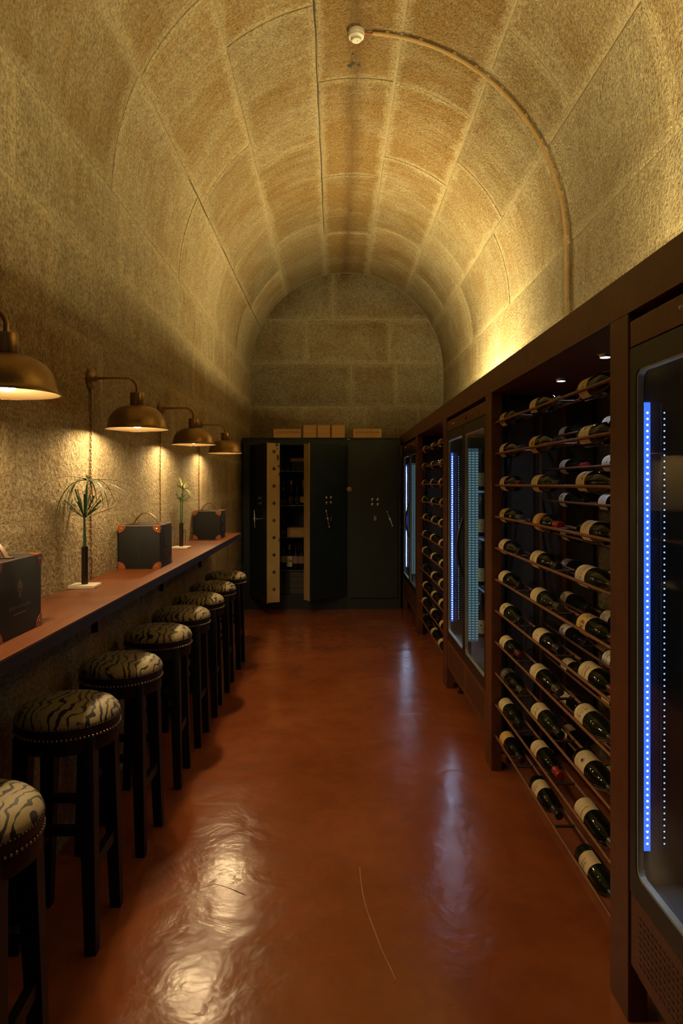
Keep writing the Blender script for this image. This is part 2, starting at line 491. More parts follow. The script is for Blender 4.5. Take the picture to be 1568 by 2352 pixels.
vj = {0: [-0.7, 0.6, 2.05, 3.43, 4.9, 6.35, 7.8], 1: [-1.2, 0.3, 1.9, 3.46, 5.05, 6.6, 8.0], 2: [-0.6, 0.9, 2.4, 3.93, 5.5, 7.2],
      3: [-1.0, 0.4, 1.8, 3.26, 4.69, 6.16, 7.56], 4: [-1.4, 0.2, 1.8, 3.3, 4.7, 5.76, 7.33], 5: [-0.5, 1.0, 2.4, 3.75, 5.3, 6.8, 8.1],
      6: [-1.2, 0.4, 1.7, 2.9, 4.15, 5.6, 7.1]}
vt = {3: 1.05, 2: 0.62, 4: 0.72, 1: 0.35, 5: 0.35, 0: 0.3, 6: 0.25}
for c in range(7):
    t0, t1 = D2R(thb[c]), D2R(thb[c+1])
    W = (t1-t0)*(AX+BZ)/2
    ys = [YB] + vj[c] + [YE]
    for y0, y1 in zip(ys[:-1], ys[1:]):
        fn = (lambda u, v, w, t0=t0, t1=t1, W=W, y0=y0: vault_pt(t0 + (t1-t0)*u/W, y0+v, w))
        stone(ce, fn, W, y1-y0, 8, vt[c] + rs.uniform(-0.2, 0.2), rs.uniform(0.86, 1.10), rs.uniform(0, 0.004))
zb = [0, 0.53, 0.95, 1.36, 1.765, 2.16, 2.564, ZS]
lj = {6: [-0.8, 0.7, 2.4, 3.55, 4.9, 6.3, 7.7], 5: [-0.1, 1.4, 2.72, 4.0, 5.4, 6.9, 8.2], 4: [-0.9, 0.6, 1.9, 3.3, 4.7, 6.0, 7.6], 3: [0.2, 1.5, 2.9, 4.45, 5.7, 7.2],
      2: [-0.7, 0.8, 2.3, 3.7, 5.2, 6.6, 8.0], 1: [0.1, 1.5, 2.9, 4.3, 5.8, 7.3], 0: [-0.6, 0.9, 2.3, 3.6, 5.0, 6.5, 7.9]}
for c in range(7):
    z0, z1 = zb[c], zb[c+1]
    ys = [YB] + lj[c] + [YE]
    for y0, y1 in zip(ys[:-1], ys[1:]):
        stone(wl, (lambda u, v, w, z0=z0, y0=y0: Vector((XL-w, y0+v, z0+u))), z1-z0, y1-y0, 1, rs.uniform(0.0, 0.35), rs.uniform(0.88, 1.08), rs.uniform(0, 0.0005), 0.003, 0.0010)
    ys = [YB] + [q + rs.uniform(0.3, 0.6) for q in lj[c][:-1]] + [YE]
    for y0, y1 in zip(ys[:-1], ys[1:]):
        stone(wr, (lambda u, v, w, z0=z0, y0=y0: Vector((XR+w, y0+v, z0+u))), z1-z0, y1-y0, 1, rs.uniform(0.0, 0.3), rs.uniform(0.88, 1.08), rs.uniform(0, 0.0005), 0.003, 0.0010)
def clip(poly, n, d):
    out = []
    for i in range(len(poly)):
        a, b = poly[i], poly[(i+1) % len(poly)]
        da, db = n[0]*a[0]+n[1]*a[1]-d, n[0]*b[0]+n[1]*b[1]-d
        if da <= 0: out.append(a)
        if da*db < 0:
            t = da/(da-db); out.append((a[0]+(b[0]-a[0])*t, a[1]+(b[1]-a[1])*t))
    return out
def back_stone(x0, x1, z0, z1, tint, tone):
    g = 0.004
    poly = [(x0+g, z0+g), (x1-g, z0+g), (x1-g, z1-g), (x0+g, z1-g)]
    for i in range(25):
        th = -PI/2 + PI*i/24
        n = Vector((math.sin(th)/AX, math.cos(th)/BZ)).normalized()
        p = Vector((XC+AX*math.sin(th), ZS+BZ*math.cos(th)))
        poly = clip(poly, n, n.dot(p)-0.003)
        if len(poly) < 3: return
    cx = sum(p[0] for p in poly)/len(poly); cz = sum(p[1] for p in poly)/len(poly)
    inner = []
    for p in poly:
        d = Vector((p[0]-cx, p[1]-cz)); k = max(0, 1-0.008/max(d.length, 0.01)); inner.append((cx+d.x*k, cz+d.y*k))
    m = len(poly); mb = MB()
    mb.v = [(p[0], YE-0.0, p[1]) for p in inner] + [(p[0], YE+0.003, p[1]) for p in poly] + [(p[0], YE+0.02, p[1]) for p in poly]
    mb.f = [tuple(range(m))]
    for i in range(m):
        j = (i+1) % m
        mb.f.append((i, j, m+j, m+i)); mb.f.append((m+i, m+j, 2*m+j, 2*m+i))
    me = mb.mesh('stone', M['stone'], 50)
    add_uv(me, [(v[0]-x0, v[2]-z0) for v in mb.v], (x1-x0, z1-z0))
    o = link('stone', me, wb); o['tint'] = tint; o['tone'] = tone
ez = [0, 0.55, 1.05, 1.55, 2.02, 2.518, 3.09, 3.667, 4.40]
ex = {8: [], 7: [-0.03], 6: [-0.375, 0.72], 5: [0.214, 0.80], 4: [-0.45, 0.41, 1.1], 3: [0.1, 0.8], 2: [-0.4, 0.6], 1: [0.1, 0.9], 0: [-0.3, 0.6]}
for c in range(8):
    xs = [XL] + ex[c] + [XR]
    for x0, x1 in zip(xs[:-1], xs[1:]):
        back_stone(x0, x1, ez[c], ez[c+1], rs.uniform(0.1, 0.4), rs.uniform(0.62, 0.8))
for (x, y, r) in ((0.115, 4.42, 0.010), (0.12, 4.52, 0.017), (0.10, 4.545, 0.019), (0.16, 4.54, 0.012), (0.17, 6.32, 0.010), (0.16, 6.95, 0.012)):
    th = math.asin((x-XC)/AX)
    p = vault_pt(th, y, -0.006)
    obj('drill_hole', MB().lathe([(r, 0), (r*0.8, -0.0015)], 10, (p.x, p.y, p.z)), M['ink'], ce)
# the open dark joint on the left of the crown course, and a few split joints
def vault_crack(th, y0, y1, w):
    n = 24; mb = MB(); r = random.Random(int(th*1000))
    for i in range(n+1):
        y = y0+(y1-y0)*i/n; d = w*r.uniform(0.4, 1.0)/AX; o = r.uniform(-0.002, 0.002)
        mb.v += [tuple(vault_pt(th+o-d/2, y, -0.0045)), tuple(vault_pt(th+o+d/2, y, -0.0045))]
    for i in range(n): mb.f.append((2*i, 2*i+1, 2*i+3, 2*i+2))
    obj('crack', mb, M['joint'], ce)
vault_crack(D2R(-12.5), 3.85, 7.5, 0.007)
vault_crack(D2R(-12.5), 3.9, 4.0, 0.014)
vault_crack(D2R(-63.5), 4.6, 9.0, 0.006)
vault_crack(D2R(63.4), 5.2, 6.0, 0.005)
# hairline cracks in the floor
def strip(pts, w, z, mat, name):
    mb = MB(); P = [Vector((p[0], p[1], 0)) for p in pts]
    for i, p in enumerate(P):
        t = (P[min(i+1, len(P)-1)] - P[max(i-1, 0)]).normalized(); s = Vector((-t.y, t.x, 0))*w*(0.5+0.5*random.random())
        mb.v += [(p.x-s.x, p.y-s.y, z), (p.x+s.x, p.y+s.y, z)]
    for i in range(len(P)-1): mb.f.append((2*i, 2*i+1, 2*i+3, 2*i+2))
    return obj(name, mb, mat, fl)
M['crack'] = plain('crack_dust', (0.42, 0.24, 0.13), 0.6)
def fpt(px, py):
    Y = 1.5*1568/(py-1110); return ((px-769)*Y/1568, Y)
strip([fpt(*q) for q in ((826,1992),(828,2020),(833,2055),(842,2090),(855,2125),(868,2160),(880,2190),(895,2220),(908,2250))], 0.0022, 0.0006, M['crack'], 'floor_crack')
strip([fpt(*q) for q in ((468,2038),(490,2030),(515,2036),(540,2046),(562,2055))], 0.002, 0.0006, M['joint'], 'floor_crack')
strip([fpt(*q) for q in ((1020,1772),(1035,1768),(1052,1770),(1068,1776))], 0.003, 0.0006, M['joint'], 'floor_crack')

# ------------------------------------------------------------------ counter
ZC, CF = 1.061, -0.827
ct = thing('wall_counter', 'long narrow reddish brown counter along the left stone wall', 'counter', (XL, 1.0, ZC))
obj('counter_top', MB().box(XL+0.001, CF, -2.0, 6.05, ZC-0.006, ZC), M['counter'], ct, world=True)
obj('counter_edge', MB().box(XL+0.001, CF-0.001, -2.0, 6.05, ZC-0.042, ZC-0.006), M['counter_edge'], ct, world=True)
for y in (1.9, 3.16, 4.37, 5.62):
    mb = MB(); mb.box(XL+0.001, XL+0.012, y-0.02, y+0.02, ZC-0.25, ZC-0.042)
    mb.box(XL+0.012, CF-0.05, y-0.02, y+0.02, ZC-0.054, ZC-0.042)
    mb.box(XL+0.012, XL+0.022, y-0.004, y+0.004, ZC-0.25, ZC-0.054)
    obj('bracket', mb, M['black_steel'], ct, world=True)

# ------------------------------------------------------------------ wall lamps
def lamp_proto():
    """local: origin at the centre of the wall plate, +X away from the wall; the shade hangs at x = ARM"""
    t = thing('wall_lamp', 'x', 'lamp')
    ARM = 0.218
    obj('wall_plate', MB().lathe([(0.045, 0.0), (0.045, 0.018), (0.040, 0.024), (0.012, 0.026), (0.012, 0.04)], 28, axis='x'), M['brass'], t, 40)
    pts = [(0.03, 0, 0)] + [(ARM-0.045, 0, 0)] + [(ARM-0.045+0.045*math.sin(a), 0, -0.045+0.045*math.cos(a)) for a in [PI/2*i/8 for i in range(1, 9)]] + [(ARM, 0, -0.075)]
    obj('arm', MB().tube(pts, 0.008, 12), M['brass'], t, 60)
    obj('socket_collar', MB().lathe([(0.008, -0.062), (0.031, -0.066), (0.032, -0.070), (0.032, -0.118), (0.030, -0.122), (0.034, -0.124), (0.034, -0.13)], 28, (ARM, 0, 0)), M['brass'], t, 40)
    zt, zr, R = -0.125, -0.232, 0.142
    prof = [(0.030, zt)]
    for i in range(1, 13):
        a = PI/2*i/12
        prof.append((0.030+(R-0.012-0.030)*math.sin(a)**0.92, zt - 0.092*(1-math.cos(a))))
    prof += [(R-0.008, zr+0.008), (R, zr+0.004), (R, zr)]
    inner = [(max(r-0.003, 0.001), z-0.002) for r, z in prof[:-3]]
    obj('shade', MB().lathe(prof + [(R-0.004, zr)] , 48, (ARM, 0, 0), cap=False), M['brass'], t, 45)
    obj('shade_lining', MB().lathe([(0.012, zt-0.004)] + inner + [(R-0.004, zr+0.001)], 48, (ARM, 0, 0), cap=False), M['brass_in'], t, 60)
    b = MB(); pr = []
    for i in range(13):
        a = PI*i/12; pr.append((max(0.033*math.sin(a), 1e-4), -0.033*math.cos(a)))
    b.lathe(pr, 20, (ARM, 0, zr+0.040), cap=False)
    bu = obj('bulb', b, M['bulb'], t, 180)
    obj('bulb_socket', MB().lathe([(0.018, zr+0.062), (0.018, zt-0.002)], 16, (ARM, 0, 0)), M['darkmetal'], t, 40)
    L = 0.915
    for nm, ph, mt in (('cord', 0, M['cord1']), ('cord', PI, M['cord2'])):
        n = 260; pts = []
        for i in range(n+1):
            z = -0.04 - (L-0.04)*i/n; a = ph + 2*PI*i/9.0
            pts.append((0.006+0.0023*math.cos(a), 0.003*math.sin(i*0.035)+0.0023*math.sin(a), z))
        obj(nm, MB().tube(pts, 0.0023, 5), mt, t, 180)
    return t
ZP = 1.5 + 0.245 + 0.232
lamp = lamp_proto()
lab = ['brass dome wall lamp cut off by the left edge of the photo, nearest the camera',
       'second brass dome wall lamp from the camera, its cord falling behind the umbel plant',
       'third brass dome wall lamp from the camera, partly overlapping the farthest lamp',
       'farthest brass dome wall lamp, beside the dark steel safe']
for i in range(4):
    o = lamp if i == 0 else copy_tree(lamp)
    o.location = (XL+0.001, 1.873 + 1.24*i, ZP); o['label'] = lab[i]; o['group'] = 'brass wall lamps over the counter'

# ------------------------------------------------------------------ presentation cases
def case_proto():
    t = thing('presentation_case', 'x', 'case')
    w, l, h = 0.105, 0.1425, 0.221
    obj('body', MB().box(-w, w, -l, l, 0, h, 0.002), M['case'], t, 40)
    mb = MB()
    for a in (-1, 1): mb.box(a*w-0.0012, a*w+0.0012, -l, l, h-0.0022, h+0.0008); mb.box(-w, w, a*l-0.0012, a*l+0.0012, h-0.0022, h+0.0008)
    obj('piping', mb, M['piping'], t)
    obj('seam', MB().box(-0.0006, 0.0006, -l-0.0006, -l, 0.002, h-0.003), M['ink'], t)
    R = 0.036
    for sx in (-1, 1):
        for sy in (-1, 1):
            for z0, sz in ((0, 1), (h, -1)):
                arc = [(0, 0)] + [(R*math.cos(PI/2*i/8), R*math.sin(PI/2*i/8)) for i in range(9)]
                m = MB()
                m.prism(arc, lambda u, v, d: (sx*(w-u), sy*(l+d), z0+sz*v), -0.001, 0.0022)
                m.prism(arc, lambda u, v, d: (sx*(w+d), sy*(l-u), z0+sz*v), -0.001, 0.0022)
                if sz < 0: m.prism(arc, lambda u, v, d: (sx*(w-u), sy*(l-v), h+d), -0.001, 0.0022)
                g = obj('corner_guard', m, M['leather'], t)
                q = 0.015
                m = MB()
                m.lathe([(0.0042, 0.0), (0.0038, 0.0018), (0.0015, 0.0030)], 10, (sx*(w-q), 0, z0+sz*q), axis='y')
                m.v = [(x, sy*(l+0.0018+abs(y)), z) for x, y, z in m.v]
                a0 = len(m.v)
                m2 = MB().lathe([(0.0042, 0.0), (0.0038, 0.0018), (0.0015, 0.0030)], 10, (0, sy*(l-q), z0+sz*q), axis='x')
                m2.v = [(sx*(w+0.0018+abs(x)), y, z) for x, y, z in m2.v]
                m.add(m2.v, m2.f)
                obj('rivet', m, M['rivet'], g)
    # leather strap handle along X, arched over the lid
    pts = []; hw = 0.066
    for i in range(17):
        u = -1 + i/8.0
        pts.append((u*hw, 0, h + 0.0035 + 0.056*(1-abs(u)**2.2)))
    mb = MB()
    for i, p in enumerate(pts):
        tn = Vector(pts[min(i+1, 16)]) - Vector(pts[max(i-1, 0)]); tn.normalize(); nn = Vector((-tn.z, 0, tn.x))
        for a, b in ((-0.012, -0.002), (0.012, -0.002), (0.012, 0.002), (-0.012, 0.002)):
            q = Vector(p) + nn*b; mb.v.append((q.x, a, q.z))
    for i in range(16):
        for k in range(4):
            k2 = (k+1) % 4; mb.f.append((i*4+k, i*4+k2, i*4+4+k2, i*4+4+k))
    mb.f += [(3,2,1,0), (64,65,66,67)]
    hd = obj('handle', mb, M['strap'], t, 40)
    mb = MB()
    for s in (-1, 1): mb.box(s*hw-0.018, s*hw+0.018, -0.013, 0.013, h+0.0005, h+0.0040, 0.001)
    obj('handle_tab', mb, M['strap'], hd)
    # emblem (leafy crest) and the two printed lines on the aisle side
    m = MB(); fn = lambda u, v, d: (w+d, u, 0.135+v)
    for a, ln in ((0, 0.026), (32, 0.022), (-32, 0.022), (62, 0.018), (-62, 0.018)):
        r = D2R(a); pl = []
        for i in range(12):
            q = 2*PI*i/12; x, y = 0.0042*math.sin(q), ln/2 - ln/2*math.cos(q)
            pl.append((x*math.cos(r)+y*math.sin(r), -x*math.sin(r)+y*math.cos(r)))
        m.prism(pl, fn, 0.0001, 0.0005)
    m.prism([(-0.0015, 0), (0.0015, 0), (0.003, -0.024), (0, -0.030), (-0.003, -0.024)], fn, 0.0001, 0.0005)
    for s in (-1, 1): m.prism([(0, -0.016), (s*0.014, -0.004), (s*0.017, 0.006), (s*0.010, -0.004)], fn, 0.0001, 0.0005)
    obj('emblem', m, M['emblem'], t)
    for body, sz, z in (('QUINTA DA VACARIA', 0.0135, 0.083), ('VINHOS DO PORTO', 0.006, 0.066)):
        if z < 0.07: continue
        vs, fs = text_mesh(body, sz)
        obj('lettering', MB().add([(w+0.0005, x, z+y) for x, y in vs], fs), M['emblem'], t)
    m = MB()
    for i in range(14): m.box(w+0.0001, w+0.0004, -0.038+i*0.0055, -0.0348+i*0.0055, 0.062, 0.066)
    obj('small_print', m, M['emblem'], t)
    return t
case = case_proto()
for i, (x, y, rz, lb) in enumerate(((-1.016, 1.975, 0.0, 'black case with crest and tan leather corners at the left edge of the photo'),
        (-1.006, 3.64, 0.02, 'black case with tan leather corners and strap handle between the two umbel plants'),
        (-1.004, 5.48, 0.01, 'smallest looking black leather-cornered case at the far end of the counter'))):
    o = case if i == 0 else copy_tree(case)
    o.location = (x, y, ZC+0.0004); o.rotation_euler.z = rz; o['label'] = lb; o['group'] = 'black presentation cases on the counter'

# ------------------------------------------------------------------ bud vases and umbel sprigs
def vase(x, y, rz, lb):
    t = thing('bud_vase', lb, 'vase', (x, y, ZC), rz, 'tube vases on the counter')
    obj('base', MB().box(-0.055, 0.055, -0.05, 0.05, 0, 0.014, 0.003), M['marble'], t, 40)
    obj('tube', MB().lathe([(0.0135, 0.0142), (0.0135, 0.172), (0.0115, 0.172), (0.0115, 0.11)], 24), M['darkmetal'], t, 40)
    pts = [(0.012, 0, 0.115), (0.020, 0, 0.125), (0.026, 0.002, 0.122), (0.0285, 0.003, 0.105), (0.028, 0.004, 0.06), (0.027, 0.004, 0.035), (0.022, 0.002, 0.025)]
    obj('wire_loop', MB().tube(pts, 0.0013, 6), M['darkmetal'], t)
    return t
vase(-1.055, 2.88, 0.05, 'slim dark tube vase on white marble slab, left of the middle case')
vase(-1.035, 4.60, -0.1, 'small dark tube vase on a white marble slab between the two farther cases')
def blade(p0, d0, L, w, droop, n=9, flat=0.35, curl=0.0):
    """a grass blade: starts at p0 along d0, bends down; three-sided section"""
    p = Vector(p0); d = Vector(d0).normalized(); pts = [p.copy()]; dirs = [d.copy()]
    for i in range(n):
        d = (d + Vector((curl*0.2, 0, -droop))*(1.0/n)*(0.5+1.3*i/n)).normalized()
        p = p + d*(L/n)
        p.x = max(p.x, XL+0.006)
        pts.append(p.copy()); dirs.append(d.copy())
    mb = MB()
    for i, (q, d) in enumerate(zip(pts, dirs)):
        s = d.cross(Vector((0,0,1)))
        if s.length < 1e-3: s = Vector((0,1,0))
        s.normalize(); u = s.cross(d).normalized()
        ww = w*(1.0 - 0.85*i/n); hh = ww*flat
        mb.v += [tuple(q - s*ww), tuple(q + s*ww), tuple(q - u*hh)]
    for i in range(n):
        for k in range(3):
            k2 = (k+1) % 3; mb.f.append((i*3+k, i*3+k2, i*3+3+k2, i*3+3+k))
    mb.f += [(2,1,0), (n*3, n*3+1, n*3+2)]
    return mb
def cut_blade(p0, d0, L, w):
    return MB().bar(p0, Vector(p0)+Vector(d0).normalized()*L, w*0.7, w*0.3, (0.2, 0.3, 1), w*1.5, w*0.35)
def sprig1():
    x, y = -1.055, 2.88; z0 = ZC+0.115
    t = thing('umbel_sprig', 'tall green umbel sprig with long drooping blades, in the nearer tube vase', 'plant', (x, y, z0))
    top1 = Vector((x-0.002, y, ZC+0.292)); apex = Vector((x+0.014, y-0.004, ZC+0.452))
    obj('stem', MB().tube([(x+0.001, y, z0), (x, y, ZC+0.2), top1, top1+Vector((0,0,0.02))], [0.0072, 0.0068, 0.004, 0.0035], 8), M['stem'], t, 60, world=True)
    obj('stem', MB().tube([top1, top1+Vector((0.006,0,0.06)), top1+Vector((0.009,-0.002,0.12)), apex], [0.005, 0.0042, 0.0036, 0.003], 8), M['stem'], t, 60, world=True)
    r = random.Random(3)
    for i in range(20):
        a = 2*PI*i/20 + r.uniform(-0.1, 0.1); el = r.uniform(0.35, 1.2)
        d = Vector((math.cos(a)*math.cos(el), math.sin(a)*math.cos(el), math.sin(el)))
        if d.x < -0.3: d.x *= 0.5
        L = min(r.uniform(0.09, 0.13), (0.055/max(-d.x, 0.01)) if d.x < 0 else 1)
        obj('leaf', cut_blade(top1, d, L, r.uniform(0.003, 0.006)), M['stem'] if r.random() < 0.6 else M['leaf'], t, world=True)
    for i, (dx, dy, el, L, dr) in enumerate(((1, 0.1, 0.12, 0.28, 0.75), (1, -0.25, 0.0, 0.25, 0.85), (0.9, 0.7, 0.15, 0.24, 0.8), (0.75, -0.8, 0.1, 0.2, 1.7), (-0.12, -1, 0.2, 0.42, 0.7),
            (0.1, -1, 0.25, 0.36, 1.5), (-0.25, -1, 0.15, 0.3, 2.0), (0.35, -1, 0.3, 0.3, 2.6), (0.6, -0.4, 0.2, 0.22, 2.8), (-0.2, -0.6, 0.3, 0.2, 3.0), (0.2, 1, 0.2, 0.26, 1.4), (-0.2, 0.9, 0.25, 0.25, 2.4),
            (0.8, 0.2, -0.35, 0.26, 0.35), (0.0, 0.6, 0.1, 0.18, 2.6), (-0.3, -0.3, 0.2, 0.17, 3.2))):
        d = Vector((dx, dy, 0)).normalized()*math.cos(el) + Vector((0,0,math.sin(el)))
        obj('leaf', blade(apex, d, L, 0.0044 if i % 3 else 0.0056, dr), M['leaf'] if i % 2 else M['stem'], t, world=True)
    mb = MB()
    for i in range(16):
        q = apex + Vector((r.uniform(-0.012, 0.022), r.uniform(-0.03, 0.03), r.uniform(0.008, 0.024)))
        mb.tube([apex, q], 0.0006, 4); mb.sphere(q, 0.0025, 6, 4)
    obj('flower_head', mb, M['leaf'], t, world=True)
sprig1()
def sprig2():
    x, y = -1.035, 4.60; z0 = ZC+0.11
    t = thing('umbel_sprig', 'pale green upright umbel sprig with pointed leaves, in the farther tube vase', 'plant', (x, y, z0))
    a1 = Vector((x-0.004, y, ZC+0.318)); a2 = Vector((x+0.012, y-0.004, ZC+0.40))
    obj('stem', MB().tube([(x-0.004, y, z0), a1, a2 - Vector((0.006,0,0.03))], [0.005, 0.0035, 0.003], 8), M['stem'], t, 60, world=True)
    obj('stem', MB().tube([(x+0.005, y, z0), (x+0.008, y, ZC+0.3), a2], [0.0045, 0.0035, 0.003], 8), M['stem'], t, 60, world=True)
    r = random.Random(5)
    for i in range(9):
        a = 2*PI*i/9; d = Vector((math.cos(a), math.sin(a), r.uniform(0.1, 0.7)))
        if d.x < 0: d.x *= 0.3
        obj('leaf', cut_blade(a1, d, r.uniform(0.06, 0.09), 0.005), M['leaf'], t, world=True)
    for i in range(13):
        a = 2*PI*i/13; d = Vector((math.cos(a), math.sin(a), r.uniform(0.1, 1.0)))
        if d.x < 0: d.x *= 0.4
        obj('leaf', blade(a2, d, r.uniform(0.10, 0.17), r.uniform(0.004, 0.007), r.uniform(0.2, 1.6), flat=0.2), M['leaf2'] if i % 2 else M['leaf'], t, world=True)
    obj('leaf', blade(a2, (0.6, -0.7, 0.25), 0.24, 0.003, 2.2), M['leaf'], t, world=True)
sprig2()

# ------------------------------------------------------------------ bar stools
def stool_proto():
    t = thing('bar_stool', 'x', 'stool')
    R = 0.165
    obj('seat_cushion', MB().lathe([(R-0.01, 0.715), (R+0.001, 0.721), (R+0.003, 0.730), (R-0.002, 0.742), (R-0.016, 0.756), (R-0.045, 0.768), (R-0.09, 0.776), (0.03, 0.779), (0.0008, 0.7795)], 48), M['zebra'], t, 180)
    obj('seat_band', MB().lathe([(R-0.01, 0.686), (R+0.001, 0.686), (R+0.003, 0.690), (R+0.003, 0.720), (R-0.002, 0.724)], 48), M['band'], t, 50)
    obj('apron', MB().lathe([(R-0.018, 0.638), (R-0.003, 0.638), (R-0.001, 0.642), (R-0.001, 0.686), (R-0.018, 0.686)], 48, cap=False), M['darkwood'], t, 50)
    for nm, z, n, r in (('nailhead_trim', 0.6905, 76, 0.0045), ('nailhead_trim', 0.722, 96, 0.0024)):
        mb = MB()
        for i in range(n):
            a = 2*PI*i/n; mb.sphere(((R+0.003)*math.cos(a), (R+0.003)*math.sin(a), z), r, 6, 4)
        tag(obj(nm, mb, M['nail'], t, 180), kind='stuff')
    for sx in (-1, 1):
        for sy in (-1, 1):
            a, b = 0.102, 0.124
            obj('leg', MB().bar((sx*b, sy*b, 0), (sx*a, sy*a, 0.686), 0.036, 0.036, (0,1,0), 0.052, 0.052), M['darkwood'], t)
    for s in (-1, 1):
        obj('stretcher', MB().bar((-0.11, s*0.112, 0.385), (0.11, s*0.112, 0.385), 0.030, 0.024, (0,0,1)), M['darkwood'], t)
        obj('stretcher', MB().bar((s*0.115, -0.11, 0.265), (s*0.115, 0.11, 0.265), 0.024, 0.036, (0,0,1)), M['darkwood'], t)
    return t
st = stool_proto()
words = ['zebra print bar stool nearest the camera, cut by the left edge', 'second zebra print bar stool from the camera, whole seat in view',
         'third zebra print bar stool from the camera along the counter', 'fourth zebra print bar stool from the camera along the counter', 'fifth zebra print bar stool from the camera along the counter',
         'sixth zebra print bar stool from the camera, third from the safe', 'seventh zebra print bar stool from the camera, second from the safe',
         'farthest zebra print bar stool, nearest the safe']
for i, (y, rz) in enumerate(((1.57, 0.05), (2.306, 0.0), (2.878, -0.03), (3.477, 0.04+PI), (4.0, 0.0), (4.44+0.06, 0.05), (5.03, 0.02+PI), (5.63, 0.0))):
    o = st if i == 0 else copy_tree(st)
    o.location = (-0.90 if i else -0.85, y, 0); o.rotation_euler.z = rz; o['label'] = words[i]; o['group'] = 'zebra print bar stools along the counter'

# ------------------------------------------------------------------ safes on the end wall
SY, SZT = 8.12, 2.03
def frame_box(mb, x0, x1, y0, y1, z0, z1, t):
    mb.box(x0, x0+t, y0, y1, z0, z1); mb.box(x1-t, x1, y0, y1, z0, z1)
    mb.box(x0+t, x1-t, y0, y1, z0, z0+t*1.2); mb.box(x0+t, x1-t, y0, y1, z1-t, z1)
    mb.box(x0+t, x1-t, y1-t, y1, z0+t*1.2, z1-t)
sa = thing('safe', 'tall black steel safe standing open with cream door edges, left half of the end wall', 'safe', (-0.48, 8.5, 0))
mb = MB()
mb.box(-1.09, -1.015, SY, 8.95, 0.0, SZT); mb.box(0.10, 0.14, SY, 8.95, 0.0, SZT)
mb.box(-1.015, 0.10, SY, 8.95, 0.0, 0.165); mb.box(-1.015, 0.10, SY, 8.95, 1.955, SZT); mb.box(-1.015, 0.10, 8.87, 8.95, 0.165, 1.955)
obj('body', mb, M['safe'], sa, world=True)
obj('top_ledge', MB().box(-1.10, 0.14, SY-0.012, 8.95, SZT, SZT+0.012), M['safe'], sa, world=True)
for z, dz in ((1.647, 0.012), (1.238, 0.012), (0.855, 0.012), (0.455, 0.012), (0.16, 0.01)):
    obj('shelf', MB().box(-1.012, 0.098, SY+0.08, 8.865, z-dz, z), M['shelf'], sa, world=True)
def safe_door(root, hx, side, phi, th, zb, zt, w=0.57):
    """side +1: hinge on the left, the free edge swings out to the viewer"""
    e1 = Vector((side*math.cos(phi), -math.sin(phi), 0)); e2 = Vector((side*math.sin(phi), math.cos(phi), 0))
    H = Vector((hx, SY, 0))
    P = lambda a, b, z: tuple(H + e1*a + e2*b + Vector((0, 0, z)))
    d = MB().prism([(0, 0), (w, 0), (w, th), (0.10 if phi > 0.3 else 0, th)], lambda u, v, z: P(u, v, z), zb, zt)
    dr = obj('door', d, M['safe'], root, world=True)
    # cream edge: a thin plate over the free edge, with round bolts
    obj('door_edge', MB().prism([(w, 0.004), (w+0.003, 0.004), (w+0.003, th), (w, th)], lambda u, v, z: P(u, v, z), zb, zt), M['cream'], dr, world=True)
    obj('edge_lip', MB().prism([(w-0.005, -0.003), (w+0.006, -0.003), (w+0.006, 0.006), (w-0.005, 0.006)], lambda u, v, z: P(u, v, z), zb-0.008, zt+0.008), M['cream'], dr, world=True)
    return dr, P
dl, P = safe_door(sa, -1.015, 1, D2R(63), 0.15, 0.165, 1.95)
for i in range(9):
    z = 1.855 - 0.193*i
    m = MB(); n = 14; c = 0.082
    vs = [P(0.573, c+0.019*math.cos(2*PI*k/n), z+0.019*math.sin(2*PI*k/n)) for k in range(n)] + [P(0.5745, c+0.016*math.cos(2*PI*k/n), z+0.016*math.sin(2*PI*k/n)) for k in range(n)]
    m.add(vs, [tuple(range(n, 2*n))] + [(k, (k+1) % n, n+(k+1) % n, n+k) for k in range(n)])
    obj('bolt_hole', m, M['chip'], dl, world=True)
rr = random.Random(4)
for (c, z, a, b) in ((0.118, 1.935, 0.020, 0.028), (0.12, 1.885, 0.008, 0.014), (0.128, 1.79, 0.016, 0.035), (0.138, 1.69, 0.010, 0.018), (0.142, 1.60, 0.007, 0.024), (0.142, 0.86, 0.006, 0.03)):
    n = 12; m = MB(); vs = []
    for k in range(n):
        q = rr.uniform(0.7, 1.1); vs.append(P(0.5735, min(c+a*q*math.cos(2*PI*k/n), 0.149), z+b*q*math.sin(2*PI*k/n)))
    m.add(vs, [tuple(range(n))]); obj('paint_chip', m, M['chip'], dl, world=True)
def knobs(dr, P, a0, z0, off=-0.006):
    for da in (0, 0.066):
        for dz in (0, 0.058):
            m = MB(); n = 14
            rings = [(0.019, 0.0), (0.019, -0.006), (0.012, -0.011), (0.006, -0.012)]
            vs = [P(a0+da+r*math.cos(2*PI*k/n), q, z0+dz+r*math.sin(2*PI*k/n)) for r, q in rings for k in range(n)]
            fs = [(i*n+k, i*n+(k+1) % n, (i+1)*n+(k+1) % n, (i+1)*n+k) for i in range(3) for k in range(n)] + [tuple(range(3*n, 4*n))]
            m.add(vs, fs); obj('dial', m, M['chrome'], dr, 40, world=True)
